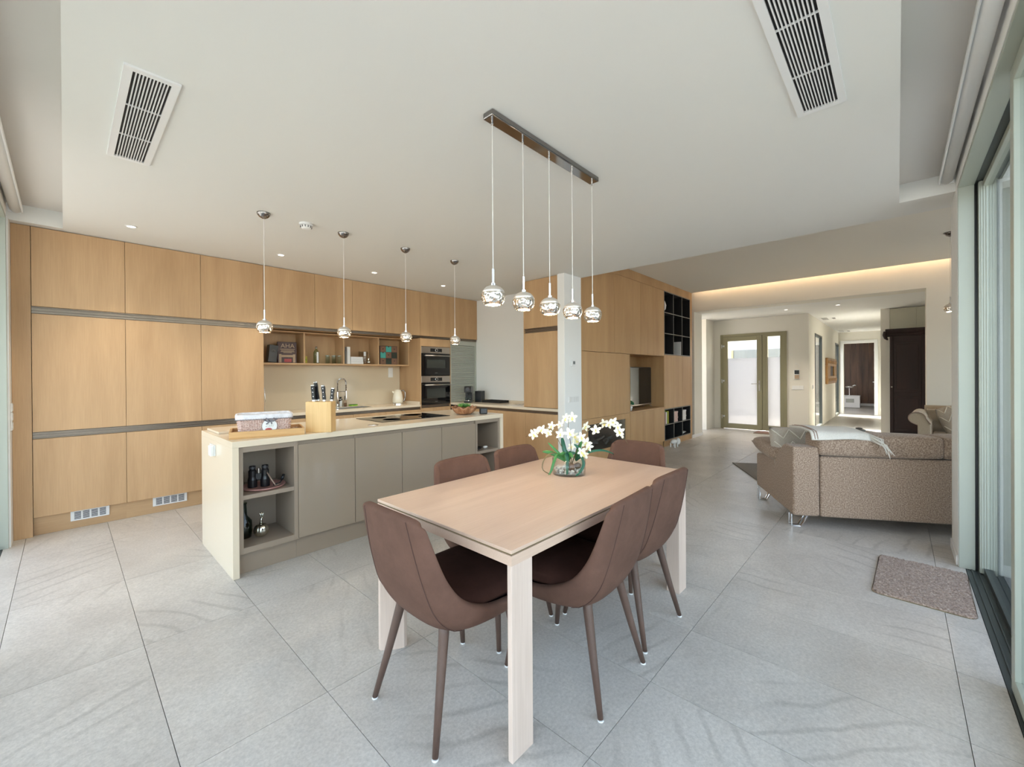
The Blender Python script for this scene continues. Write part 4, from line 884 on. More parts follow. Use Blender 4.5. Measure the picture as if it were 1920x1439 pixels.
t = thing('knife_block', 'oak knife block standing on the island beside the tray', 'knife block', (1.385, 3.360, IZ), R(-47))
box('block', 'oak_block', t, -0.10, 0.10, -0.045, 0.045, 0, 0.24, 0.003, world=False)
def knife(u, d, h, tilt, label, n):
    c = MW[bpy.data.objects['knife_block']] @ Vector((u, d, 0.24))
    k = thing('kitchen_knife', label, 'knife', tuple(c), R(-47), group='knives in the knife block')
    m4 = Matrix.Rotation(R(tilt), 4, 'Y')
    MB().box(-0.011, 0.011, -0.007, 0.007, 0.001, 0.016).xf(m4).build('bolster', 'chrome', k, bevel=0.002, world=False)
    prof = [(0.0, 0.012), (0.25, 0.0125), (0.55, 0.011), (0.8, 0.0135), (1.0, 0.012)]
    hb = MB()
    for i in range(4):
        (a, w0), (b_, w1) = prof[i], prof[i+1]; z0, z1 = 0.016+a*(h-0.028), 0.016+b_*(h-0.028)
        hb.add([(-w0, -0.008, z0), (w0, -0.008, z0), (w0, 0.008, z0), (-w0, 0.008, z0), (-w1, -0.008, z1), (w1, -0.008, z1), (w1, 0.008, z1), (-w1, 0.008, z1)], [(0, 1, 5, 4), (1, 2, 6, 5), (2, 3, 7, 6), (3, 0, 4, 7)]+([(4, 5, 6, 7)] if i == 3 else []))
    hn = hb.xf(m4).build('handle', 'black', k, smooth=False, world=False)
    MB().box(-0.012, 0.012, -0.0085, 0.0085, h-0.012, h).xf(m4).build('end_cap', 'chrome', k, bevel=0.003, world=False)
    for z in (0.3, 0.55, 0.78): MB().lathe([(0.003, 0), (0.003, 0.018)], n=8).xf(m4 @ Matrix.Translation((0, 0.009, z*h)) @ Matrix.Rotation(R(90), 4, 'X')).build('rivet', 'chrome', hn, world=False)
knife(-0.058, 0.018, 0.110, -6, 'shortest black handled knife at the left of the knife block', 0)
knife(-0.048, -0.012, 0.135, -4, 'black handled knife leaning in front of the tallest one', 1)
knife(-0.030, 0.022, 0.160, -8, 'tallest black handled knife in the knife block', 2)
knife(0.032, -0.005, 0.132, -5, 'black handled knife standing alone in the middle of the block', 3)
knife(0.078, 0.020, 0.110, 6, 'black handled knife at the right edge of the block', 4)

t = thing('burl_bowl', 'rough carved burl wood bowl at the far end of the island', 'bowl', (3.06, 3.58, IZ+0.006))
def bowl_fn(u, v):
    a = 2*math.pi*v; r = 0.055+0.075*u**0.7; z = 0.002+0.075*u**1.6
    n = 0.012*math.sin(5*a)+0.009*math.sin(9*a+1)+0.006*math.sin(17*a)
    return ((r+n*u)*math.cos(a), (r+n*u)*math.sin(a), z+0.012*u*math.sin(7*a+2))
bb = MB().grid(bowl_fn, 6, 64); bb.add([(0.056*math.cos(2*math.pi*i/32), 0.056*math.sin(2*math.pi*i/32), 0.003) for i in range(32)], [tuple(range(32))])
bb.build('bowl_wall', 'burl', t, smooth=True, solid=0.010, world=False)
t = thing('succulents', 'green succulents filling the burl wood bowl', 'plant', (3.06, 3.58, IZ+0.045))
for i in range(9):
    a = i*0.7; rr = 0.05*(i % 3)/2; cx_, cy_ = rr*math.cos(a*2.2), rr*math.sin(a*2.2); lm = MB()
    for j in range(9):
        b2 = j*0.7; L = 0.030; z0 = 0.035
        lm.tube([(cx_, cy_, z0), (cx_+0.6*L*math.cos(b2), cy_+0.6*L*math.sin(b2), z0+0.018), (cx_+L*math.cos(b2), cy_+L*math.sin(b2), z0+0.034+0.01*(j % 2))], [0.006, 0.007, 0.0015], 6)
    lm.build('rosette', ('succulent', 'leaf')[i % 2], t, smooth=True, world=False)
t = thing('smart_clock', 'small black cube clock beside the burl bowl', 'clock', (3.235, 3.45, IZ), R(-35))
box('case', 'black_matte', t, -0.042, 0.042, -0.04, 0.04, 0, 0.068, 0.010, world=False); box('screen', 'dark_grey', t, -0.032, 0.032, -0.0415, -0.0395, 0.010, 0.058, world=False)

# ================================================================== sink worktop
WZ = 0.92
t = thing('kitchen_tap', 'chrome spring neck kitchen tap behind the sink', 'tap', (2.72, 6.01, WZ))
fx, fy = 2.72, 6.01
MB().lathe([(0.026, 0), (0.026, 0.01), (0.017, 0.016), (0.017, 0.22), (0.010, 0.225)], (fx, fy, WZ), 16).build('body', 'chrome', t)
arc = [(fx, fy, WZ+0.22), (fx, fy, WZ+0.36)]+[(fx+0.052-0.052*math.cos(math.pi*i/12), fy-0.05*i/12, WZ+0.36+0.055*math.sin(math.pi*i/12)) for i in range(1, 13)]+[(fx+0.104, fy-0.05, WZ+0.24)]
MB().tube(arc, 0.0075, 8).build('hose', 'chrome_dark', t, smooth=True)
hx = []
for i in range(190):
    s = i/189*0.98; p = Vector(lerp_path(arc, s)); q = (Vector(lerp_path(arc, min(1, s+0.01)))-Vector(lerp_path(arc, max(0, s-0.01)))).normalized()
    n = Vector((0, 1, 0)); n = (n-q*n.dot(q)).normalized(); w2 = q.cross(n); a = i*1.05; hx.append(p+(n*math.cos(a)+w2*math.sin(a))*0.0115)
MB().tube(hx, 0.0017, 5).build('spring', 'chrome', t)
MB().lathe([(0.011, 0.10), (0.013, 0.12), (0.013, 0.235), (0.010, 0.24)], (fx+0.104, fy-0.05, WZ), 14).build('spray_head', 'chrome', t)
MB().tube([(fx, fy, WZ+0.23), (fx+0.104, fy-0.05, WZ+0.225)], 0.005, 8).build('holder', 'chrome', t)
MB().tube([(fx+0.015, fy-0.01, WZ+0.09), (fx+0.055, fy-0.04, WZ+0.11)], [0.010, 0.006], 8).build('lever', 'black', t)
t = thing('soap_bottle', 'small soap bottle with black pump beside the tap', 'bottle', (2.83, 6.0, WZ))
MB().lathe([(0.020, 0), (0.021, 0.03), (0.021, 0.055), (0.012, 0.068)], (2.83, 6.0, WZ), 16).build('bottle', 'bark', t, smooth=True); MB().lathe([(0.021, 0.056), (0.0205, 0.085), (0.010, 0.10)], (2.83, 6.0, WZ), 16).build('shoulder', 'book_tan', t)
MB().lathe([(0.010, 0.10), (0.011, 0.155), (0.006, 0.16)], (2.83, 6.0, WZ), 12).build('pump', 'black', t)
t = thing('detergent_bottle', 'clear detergent bottle with dark cap behind the tap', 'bottle', (2.775, 6.035, WZ))
MB().lathe([(0.022, 0), (0.023, 0.09), (0.012, 0.115)], (2.775, 6.03, WZ), 16).build('bottle', 'white_gloss', t, smooth=True); MB().lathe([(0.012, 0.115), (0.013, 0.145)], (2.775, 6.03, WZ), 12).build('cap', 'black', t)
t = thing('dish_sponge', 'lime green dish sponge on the worktop beside the sink', 'sponge', (2.95, 5.995, WZ), R(8))
box('pad', 'sponge', t, -0.055, 0.055, -0.035, 0.035, 0, 0.022, 0.007, world=False); box('scourer', 'leaf', t, -0.055, 0.055, -0.035, 0.035, 0.022, 0.029, 0.003, world=False)
kx, ky = 3.59, 5.80
t = thing('electric_kettle', 'cream enamel electric kettle on its base beside the ovens', 'kettle', (kx, ky, WZ), R(-40))
MB().lathe([(0.078, 0), (0.078, 0.014), (0.070, 0.020)], n=28).build('power_base', 'chrome', t, world=False)
MB().lathe([(0.074, 0.022), (0.080, 0.035), (0.080, 0.09), (0.072, 0.15), (0.057, 0.20), (0.050, 0.215)], n=32).build('jug', 'cream_enamel', t, smooth=True, world=False)
MB().lathe([(0.050, 0.215), (0.046, 0.226), (0.020, 0.236), (0.008, 0.238)], n=28).build('lid', 'cream_enamel', t, smooth=True, world=False)
MB().tube([(0.052, 0, 0.21), (0.085, 0, 0.222), (0.112, 0, 0.19), (0.115, 0, 0.11), (0.098, 0, 0.055), (0.078, 0, 0.045)], 0.010, 10).build('handle', 'chrome_dark', t, smooth=True, world=False)
MB().tube([(-0.045, 0, 0.165), (-0.075, 0, 0.198), (-0.085, 0, 0.205)], [0.022, 0.014, 0.010], 10).build('spout', 'cream_enamel', t, smooth=True, world=False)
t = thing('paper_holder', 'white kitchen roll holder standing in the left corner of the niche', 'roll holder', (1.67, 5.92, WZ))
MB().lathe([(0.06, 0), (0.06, 0.01)], (1.675, 5.92, WZ), 24).build('base', 'chrome', t); MB().lathe([(0.055, 0.012), (0.055, 0.24)], (1.675, 5.92, WZ), 24).build('roll', 'white', t)
MB().tube([(1.735, 5.92, WZ+0.01), (1.745, 5.92, WZ+0.16), (1.735, 5.92, WZ+0.31), (1.675, 5.92, WZ+0.32)], 0.004, 8).build('wire_arm', 'chrome', t, smooth=True)
# coffee corner
cx_, cy_ = 4.60, 5.26
t = thing('coffee_machine', 'glossy black capsule coffee machine in the worktop corner', 'coffee machine', (cx_, cy_, WZ), R(-50))
box('base', 'black', t, -0.062, 0.062, -0.13, 0.13, 0, 0.028, 0.006, world=False)
box('tower', 'black', t, -0.055, 0.055, -0.01, 0.13, 0.028, 0.20, 0.008, world=False)
hd = MB()
hp = [(-0.125, 0.165), (-0.125, 0.225), (-0.112, 0.255), (-0.085, 0.270), (0.075, 0.270), (0.115, 0.255), (0.130, 0.225), (0.130, 0.165)]
hd.add([(-0.058, y, z) for y, z in hp]+[(0.058, y, z) for y, z in hp], [tuple(range(8)), tuple(reversed(range(8, 16)))]+[(i, i+8, (i+1) % 8+8, (i+1) % 8) for i in range(8)])
hd.build('brew_head', 'black', t, bevel=0.006, world=False)
MB().lathe([(0.032, 0), (0.032, 0.008), (0.026, 0.010)], n=20).xf(Matrix.Translation((0, -0.125, 0.222)) @ Matrix.Rotation(R(90), 4, 'X')).build('front_disc', 'dark_grey', t, world=False)
for x in (-0.015, 0.015): MB().lathe([(0.007, 0.12), (0.007, 0.166)], (x, -0.085, 0), 10).build('spout', 'black', t, world=False)
MB().lathe([(0.045, 0.028), (0.045, 0.040)], (0, -0.085, 0), 24).build('drip_plate', 'chrome', t, world=False)
for x in (-0.028, 0.028): MB().lathe([(0.018, 0.040), (0.024, 0.085), (0.022, 0.085), (0.017, 0.044)], (x, -0.09, 0), 16).build('cup', 'aqua_glass', t, smooth=True, world=False)
t = thing('capsule_holder', 'black coffee capsule tower standing beside the coffee machine', 'capsule holder', (4.80, 5.20, WZ), R(20))
for i in range(3): box('column', 'black', t, -0.07+i*0.048, -0.07+i*0.048+0.044, -0.06, 0.06, 0.004, 0.185, 0.006, world=False)
box('foot', 'black', t, -0.075, 0.078, -0.065, 0.065, 0, 0.006, world=False)
t = thing('serving_tray', 'flat black tray with raised rim at the back of the short worktop', 'tray', (4.83, 4.86, WZ), R(90))
box('base', 'black_matte', t, -0.20, 0.20, -0.11, 0.11, 0, 0.008, 0.002, world=False)
for a in ((-0.20, 0.20, -0.11, -0.10), (-0.20, 0.20, 0.10, 0.11), (-0.20, -0.19, -0.10, 0.10), (0.19, 0.20, -0.10, 0.10)): box('rim', 'black_matte', t, *a, 0.008, 0.038, 0.002, world=False)
t = thing('worktop_socket', 'small flush steel socket lid on the short worktop', 'socket', (4.72, 4.22, WZ)); box('lid', 'steel', t, 4.66, 4.78, 4.17, 4.27, WZ, WZ+0.004, 0.0015); box('latch', 'chrome_dark', t, 4.70, 4.74, 4.215, 4.225, WZ+0.004, WZ+0.006)

# ------------------------------------------------------------------ things on the open shelf
SZ, SY = 1.5485, 5.86
t = thing('gift_box', 'black gift carton leaning at the left of the open shelf', 'box', (1.78, SY, SZ))
q = Matrix.Translation((1.80, SY, SZ+0.002)) @ Matrix.Rotation(R(6), 4, 'Y')
MB().box(-0.055, 0.045, -0.05, 0.05, 0.006, 0.225).xf(q).build('carton', 'black', t, bevel=0.002); MB().tube([tuple(q @ Vector((0.02*math.cos(i*0.3)-0.005, -0.0505, 0.150+0.012*math.sin(i*0.3)))) for i in range(22)], 0.0012, 5).build('gold_emblem', 'steel', t)
t = thing('boxed_book', 'dark brown boxed volume with pale title lettering and picture', 'box', (1.99, SY, SZ), R(-12))
box('case', 'book_brown', t, -0.115, 0.105, -0.03, 0.05, 0, 0.275, 0.003, world=False)
text('title', 'AHA', 0.078, 'book_tan', t, (0.0, -0.0312, 0.198))
for z, w_ in ((0.180, 0.085), (0.162, 0.075), (0.148, 0.080), (0.135, 0.05)): box('title_line', 'book_tan', t, -w_, w_, -0.0312, -0.0299, z-0.0035, z+0.0035, world=False)
box('picture', 'book_tan', t, -0.075, 0.085, -0.0312, -0.0299, 0.075, 0.105, world=False)
for x in (-0.085, 0.075): box('picture_column', 'book_tan', t, x-0.014, x+0.014, -0.0314, -0.0299, 0.006, 0.115, world=False)
box('picture_red', 'red_print', t, -0.04, 0.045, -0.0313, -0.0299, 0.012, 0.055, world=False)
t = thing('tea_packet', 'small yellow packet beside the second compartment wall', 'packet', (2.215, SY, SZ)); box('packet', 'yellow_card', t, 2.186, 2.222, SY-0.05, SY+0.02, SZ, SZ+0.092, 0.002); box('label_print', 'lime', t, 2.193, 2.215, SY-0.0512, SY-0.0495, SZ+0.035, SZ+0.06)
t = thing('glass_bottle', 'green glass swing-top bottle with a white printed band', 'bottle', (2.36, SY, SZ))
MB().lathe([(0.036, 0), (0.037, 0.15), (0.026, 0.175), (0.014, 0.19), (0.014, 0.205)], (2.36, SY, SZ), 20).build('bottle', 'green_glass', t, smooth=True); MB().lathe([(0.0125, 0.205), (0.014, 0.215), (0.009, 0.232)], (2.36, SY, SZ), 12).build('stopper', 'steel', t)
box('printed_band', 'white', t, 2.350, 2.374, SY-0.0395, SY-0.0375, SZ+0.01, SZ+0.155)
for i in range(5):
    x = (2.50, 2.545, 2.59, 2.635, 2.667)[i]; y = SY+(-0.02, 0.06, -0.02, 0.055, -0.03)[i]
    t = thing('tumbler', ['aqua glass tumbler nearest the swing-top bottle', 'aqua glass tumbler behind, second from the bottle', 'aqua glass tumbler in the middle of its row', 'aqua glass tumbler behind, fourth from the bottle', 'aqua glass tumbler nearest the white books'][i], 'glass', (x, y, SZ), group='aqua tumblers on the open shelf')
    MB().lathe([(0.026, 0), (0.028, 0.115)], (x, y, SZ), 18, cap=False).build('wall', 'aqua_glass', t, smooth=True); MB().tube([(x+0.028*math.cos(R(20*q)), y+0.028*math.sin(R(20*q)), SZ+0.115) for q in range(19)], 0.0013, 5).build('rim', 'tambour', t, smooth=True)
def book(x0, x1, y0, y1, z0, z1, mat, label, flat=False, group='books on the open shelf'):
    t = thing('book', label, 'book', ((x0+x1)/2, (y0+y1)/2, z0), group=group)
    e = 0.003
    if flat:
        box('cover', mat, t, x0, x1, y0, y1, z0, z0+e); box('cover', mat, t, x0, x1, y0, y1, z1-e, z1); box('pages', 'white', t, x0+e, x1-e, y0+e, y1-e, z0+e, z1-e); box('spine', mat, t, x0, x1, y0, y0+e, z0+e, z1-e)
    else:
        box('cover', mat, t, x0, x0+e, y0, y1, z0, z1); box('cover', mat, t, x1-e, x1, y0, y1, z0, z1); box('pages', 'white', t, x0+e, x1-e, y0+e, y1-e, z0+e, z1-e); box('spine', mat, t, x0+e, x1-e, y0, y0+e, z0, z1)
book(2.722, 2.742, SY-0.06, SY+0.10, SZ, SZ+0.205, 'dark_grey', 'thin dark grey book upright in the third compartment')
book(2.744, 2.768, SY-0.06, SY+0.10, SZ, SZ+0.185, 'grey_frame', 'slim grey book between the dark book and the white one')
book(2.770, 2.814, SY-0.06, SY+0.10, SZ, SZ+0.245, 'white', 'tall white book upright in the third compartment')
for i in range(3): book(2.822, 3.015-0.004*i, SY-0.06, SY+0.09, SZ+i*0.035, SZ+(i+1)*0.035-0.001, 'white', ['white book lying at the bottom of the flat pile of three', 'white book lying in the middle of the flat pile of three', 'white book lying on top of the flat pile of three'][i], True)
jx = 3.075
t = thing('glass_jug', 'clear glass measuring jug with white printed scale', 'jug', (jx, SY+0.06, SZ))
MB().lathe([(0.055, 0), (0.062, 0.08), (0.066, 0.195), (0.0635, 0.195), (0.0595, 0.08), (0.052, 0.006), (0.001, 0.006)], (jx, SY+0.06, SZ), 28).build('body', 'clear_glass', t, smooth=True)
MB().tube([(jx+0.062, SY+0.06, SZ+0.175), (jx+0.10, SY+0.06, SZ+0.165), (jx+0.105, SY+0.06, SZ+0.09), (jx+0.062, SY+0.06, SZ+0.05)], 0.008, 8).build('handle', 'clear_glass', t, smooth=True)
box('scale_print', 'white', t, jx-0.025, jx+0.010, SY-0.0065, SY-0.0045, SZ+0.12, SZ+0.185)
for z in (0.03, 0.055, 0.08, 0.1): box('scale_mark', 'white', t, jx-0.012, jx+0.012, SY-0.0025, SY-0.0005, SZ+z, SZ+z+0.007)
t = thing('ornament', 'small silver bauble ornament in front of the glass jug', 'ornament', (3.105, SY-0.05, SZ)); MB().ball((3.105, SY-0.05, SZ+0.030), 0.030, 18).build('bauble', 'silver_leaf', t, smooth=True); MB().lathe([(0.010, 0.056), (0.010, 0.085), (0.005, 0.090)], (3.105, SY-0.05, SZ), 10).build('neck', 'silver_leaf', t)
t = thing('tea_chest', 'box of nine small drawers with teal and brown fronts in the last compartment', 'drawer box', (3.43, SY, SZ), R(-4))
box('case', 'book_brown', t, -0.145, 0.145, -0.075, 0.10, 0, 0.285, 0.002, world=False)
cols = [['brown_card', 'green_drawer', 'brown_card'], ['teal', 'brown_card', 'green_drawer'], ['brown_card', 'teal', 'brown_card']]
for r in range(3):
    for c_ in range(3):
        x, z = -0.138+c_*0.093, 0.006+r*0.092
        dw = box('drawer', cols[r][c_], t, x, x+0.089, -0.0775, -0.06, z, z+0.088, 0.001, world=False)
        MB().lathe([(0.010, 0), (0.010, 0.0015)], n=14).xf(Matrix.Translation((x+0.0445, -0.0775, z+(0.083 if cols[r][c_] == 'teal' else 0.048))) @ Matrix.Rotation(R(90), 4, 'X')).build('finger_notch', 'book_brown', dw, world=False)

# ------------------------------------------------------------------ things in the island compartments
SZ2 = 0.5535
t = thing('oval_tray', 'round rose coloured tray in the upper near compartment of the island', 'tray', (1.01, 3.46, SZ2))
MB().lathe([(0.11, 0), (0.135, 0.004), (0.145, 0.018), (0.140, 0.018), (0.130, 0.008), (0.002, 0.006)], (1.005, 3.465, SZ2), 36).build('dish', 'rose_tray', t, smooth=True)
t = thing('binoculars', 'black binoculars standing on the rose tray', 'binoculars', (0.975, 3.47, SZ2+0.009), R(-20))
for x in (-0.040, 0.040):
    br = MB().lathe([(0.031, 0), (0.031, 0.055), (0.026, 0.075), (0.026, 0.12), (0.020, 0.13), (0.021, 0.155), (0.017, 0.158)], (x, 0, 0), 20).build('barrel', 'black', t, world=False)
    MB().lathe([(0.0225, 0.138), (0.0225, 0.15)], (x, 0, 0), 20).build('eyepiece_ring', 'dark_grey', br, world=False)
box('bridge', 'black', t, -0.03, 0.03, -0.012, 0.012, 0.05, 0.10, 0.004, world=False); MB().lathe([(0.011, 0.10), (0.011, 0.135)], n=14).build('focus_wheel', 'steel', t, world=False)
MB().tube([(0.055, -0.02, 0.10), (0.085, -0.05, 0.05), (0.11, -0.06, 0.008), (0.14, -0.03, 0.009)], 0.005, 6).build('neck_strap', 'strap', t, smooth=True, world=False)
t = thing('corkscrew', 'black corkscrew resting on the rim of the rose tray', 'corkscrew', (1.10, 3.44, SZ2+0.006))
MB().tube([(1.055, 3.41, SZ2+0.016), (1.10, 3.42, SZ2+0.019), (1.128, 3.44, SZ2+0.045)], 0.006, 8).build('arm', 'black', t, smooth=True); MB().tube([(1.122, 3.436, SZ2+0.040), (1.138, 3.447, SZ2+0.075)], 0.010, 8).build('grip', 'black', t, smooth=True)
t = thing('glass_bottle', 'clear bottle in the shadow of the upper near compartment', 'bottle', (0.885, 3.58, SZ2)); MB().lathe([(0.032, 0), (0.032, 0.10), (0.013, 0.13), (0.013, 0.17)], (0.885, 3.60, SZ2), 18).build('body', 'clear_glass', t, smooth=True); MB().lathe([(0.014, 0.17), (0.014, 0.19)], (0.885, 3.60, SZ2), 12).build('stopper', 'steel', t)
t = thing('silver_pumpkin', 'ribbed silver glass pumpkin ornament in the lower near compartment', 'ornament', (0.985, 3.46, 0.1925))
def pump(u, v):
    th = math.pi*(0.02+0.96*u); a = 2*math.pi*v; r = 0.050*math.sin(th)**0.75*(0.94+0.06*abs(math.cos(5*a))); return (0.985+r*math.cos(a), 3.46+r*math.sin(a), 0.1925+0.048-0.048*math.cos(th))
MB().grid(pump, 14, 60).build('body', 'silver_leaf', t, smooth=True)
MB().tube([(0.985, 3.46, 0.285), (0.985, 3.458, 0.315), (0.99, 3.455, 0.335)], [0.012, 0.007, 0.006], 10).build('stalk', 'silver_leaf', t, smooth=True)
for i in range(5):
    a = i*1.26; MB().tube([(0.988, 3.456, 0.335), (0.988+0.012*math.cos(a), 3.456+0.012*math.sin(a), 0.352), (0.988+0.008*math.cos(a), 3.456+0.008*math.sin(a), 0.372)], [0.004, 0.005, 0.001], 6).build('leaf', 'silver_leaf', t, smooth=True)
t = thing('dark_vase', 'dark green glass bottle vase in the shadow of the lower near compartment', 'vase', (0.895, 3.53, 0.1925)); MB().lathe([(0.045, 0), (0.052, 0.05), (0.048, 0.12), (0.018, 0.16), (0.014, 0.24), (0.018, 0.25)], (0.895, 3.53, 0.1925), 20).build('body', 'smoke_glass', t, smooth=True); MB().lathe([(0.0185, 0.248), (0.0195, 0.254), (0.015, 0.256)], (0.895, 3.53, 0.1925), 16).build('lip', 'green_glass', t)
t = thing('dark_dish', 'black dish with small silver pieces in the far compartment of the island', 'dish', (3.12, 3.44, SZ2)); MB().lathe([(0.06, 0), (0.085, 0.020), (0.080, 0.020), (0.055, 0.006), (0.001, 0.006)], (3.10, 3.45, SZ2), 24).build('dish', 'black', t, smooth=True)
for i in range(4): MB().ball((3.07+0.022*i, 3.44+0.01*(i % 2), SZ2+0.024), 0.011, 8).build('piece', ('silver_leaf', 'black')[i % 2], t, smooth=True)
t = thing('white_shell', 'white shell at the right of the far island compartment', 'shell', (3.21, 3.40, SZ2)); MB().ball((3.215, 3.40, SZ2+0.014), 0.014, 12, (2.4, 1.2, 1)).build('shell', 'white_gloss', t, smooth=True); MB().ball((3.195, 3.392, SZ2+0.016), 0.009, 8).build('spire', 'white_gloss', t, smooth=True)

# ================================================================== media wall in the living area
MY = 3.200                                     # plane of its fronts
def mfront(t, nm, x0, x1, z0, z1): return box(nm, 'oak_media', t, x0+G, x1-G, MY, MY+0.02, z0+G, z1-G, 0.0012)
t = thing('media_cabinet', 'high oak cupboards of the media wall beside the pillar', 'cabinet', (6.2, MY, 1.70))
box('body', 'oak_media', t, 4.995, 7.645, MY+0.024, 3.76, 1.705, 3.08)
box('edge_strip', 'oak_media', t, 4.803, 4.86, MY, MY+0.02, 0.0, 3.08); box('top_strip', 'oak_media', t, 4.86, 9.075, MY, MY+0.02, 2.935, 3.082)
for a, c2 in ((4.86, 5.77), (5.77, 6.68), (6.68, 7.16), (7.16, 7.645)): mfront(t, 'door', a, c2, 1.703, 2.933)
t = thing('media_cabinet', 'oak cupboard of the media wall above the fireplace', 'cabinet', (5.55, MY, 0.74))
box('body', 'oak_media', t, 4.995, 6.27, MY+0.024, 3.76, 0.742, 1.70); mfront(t, 'door', 4.86, 6.285, 0.742, 1.70); box('niche_side', 'oak_media', t, 6.27, 6.288, MY, 3.76, 0.755, 1.70)
t = thing('fireplace', 'black glass fireplace with burnt logs in an oak surround', 'fireplace', (5.55, MY, 0))
f = MB(); f.box(4.86, 5.02, MY, MY+0.02, 0, 0.740); f.box(6.14, 6.275, MY, MY+0.02, 0, 0.740); f.box(5.02, 6.14, MY, MY+0.02, 0.657, 0.740); f.box(5.02, 6.14, MY, MY+0.02, 0, 0.265); f.build('surround', 'oak_media', t)
f = MB(); f.box(5.02, 6.14, 3.70, 3.72, 0.265, 0.657); f.box(5.0, 5.02, MY+0.02, 3.72, 0.25, 0.67); f.box(6.14, 6.16, MY+0.02, 3.72, 0.25, 0.67); f.box(5.02, 6.14, MY+0.02, 3.70, 0.657, 0.67); f.box(5.02, 6.14, MY+0.02, 3.70, 0.25, 0.265); f.build('firebox', 'black_matte', t)
for i in range(9):
    x = 5.15+0.10*i; MB().tube([(x, 3.35+random.uniform(0, 0.12), 0.285+0.03*(i % 3)), (x+random.uniform(0.05, 0.16), 3.38+random.uniform(-0.05, 0.1), 0.33+0.05*(i % 2)), (x+random.uniform(0.1, 0.2), 3.42, 0.30+random.uniform(0, 0.12))], [0.020, 0.018, 0.010], 7).build('log', 'log', t, smooth=True)
box('glass', 'pane', t, 5.022, 6.138, MY+0.010, MY+0.014, 0.267, 0.655)
t = thing('media_cabinet', 'low oak cupboard with three fronts under the television', 'cabinet', (6.95, MY, 0))
box('body', 'oak_media', t, 6.285, 7.645, MY+0.024, 3.76, 0.11, 0.735); box('top_board', 'oak_media', t, 6.285, 7.645, MY, 3.76, 0.735, 0.757, 0.001)
for a, c2 in ((6.285, 6.74), (6.74, 7.19), (7.19, 7.645)): mfront(t, 'front', a, c2, 0.112, 0.734)
box('plinth', 'oak_media', t, 6.275, 7.645, MY+0.03, MY+0.046, 0, 0.11)
t = thing('niche_lining', 'oak lining of the television niche in the media wall', 'panelling', (6.96, 3.7, 0.76))
box('back', 'oak_media', t, 6.288, 7.645, 3.74, 3.76, 0.757, 1.705); box('side', 'oak_media', t, 7.627, 7.645, MY+0.002, 3.74, 0.757, 1.703)
def cubes(label, z0, z1, rows):
    t = thing('cube_shelf', label, 'shelf', (8.31, MY, z0), group='black cube shelves of the media wall')
    x0, x1, e = 7.650, 8.975, 0.014
    box('back', 'black_matte', t, x0, x1, 3.58, 3.60, z0, z1)
    for i in range(4):
        x = x0+(x1-x0-e)*i/3; p = box('upright', 'black_matte', t, x, x+e, MY+0.006, 3.58, z0, z1); box('edge_band', 'grey_frame', p, x, x+e, MY, MY+0.006, z0, z1)
    for j in range(rows+1):
        z = z0+(z1-z0-e)*j/rows
        for i in range(3):
            a = x0+e+(x1-x0-e)*i/3; c2 = a+(x1-x0-e)/3-e
            p = box('board', 'black_matte', t, a, c2, MY+0.006, 3.58, z, z+e); box('edge_band', 'grey_frame', p, a, c2, MY, MY+0.006, z, z+e)
    return t
cubes('black cube shelf with nine compartments high in the media wall', 1.735, 2.933, 3); cubes('black cube shelf with six compartments at the foot of the media wall', 0.112, 0.708, 2)
t = thing('media_cabinet', 'oak cupboard with three narrow doors between the two cube shelves', 'cabinet', (8.31, MY, 0.71))
box('body', 'oak_media', t, 7.65, 8.97, MY+0.024, 3.76, 0.715, 1.73)
for i in range(3): mfront(t, 'door', 7.647+0.443*i, 7.647+0.443*(i+1), 0.712, 1.732)
t = thing('end_panel', 'narrow oak end panel and plinth at the far end of the media wall', 'panel', (9.02, MY, 0)); box('board', 'oak_media', t, 8.977, 9.075, MY, 3.76, 0, 2.932, 0.001); box('plinth', 'oak_media', t, 7.647, 8.976, MY+0.004, MY+0.02, 0, 0.110)
t = thing('television', 'flat screen television standing in the oak niche', 'television', (7.2, 3.47, 0.757))
box('panel', 'black', t, 6.55, 7.74, 3.455, 3.49, 0.80, 1.50, 0.004); box('screen', 'black_glass', t, 6.565, 7.725, 3.4525, 3.4555, 0.825, 1.485); box('lower_bezel', 'steel', t, 6.55, 7.74, 3.450, 3.456, 0.800, 0.822)
for x in (6.80, 7.50): MB().tube([(x, 3.38, 0.761), (x, 3.47, 0.83), (x, 3.56, 0.761)], 0.006, 8).build('foot', 'steel', t)
t = thing('potted_plant', 'small green plant in a white pot beside the television', 'plant', (6.47, 3.33, 0.757))
MB().lathe([(0.035, 0), (0.048, 0.075), (0.044, 0.075), (0.032, 0.01)], (6.50, 3.32, 0.757), 18).build('pot', 'white', t, smooth=True)
for i in range(16):
    a = i*2.4; r = 0.06*math.sqrt(i/16); MB().ball((6.50+r*math.cos(a), 3.32+r*math.sin(a), 0.87+0.04*(1-i/16)), 0.026, 7, (1, 1, 0.8)).build('foliage', ('leaf', 'leaf_dark')[i % 2], t, smooth=True)
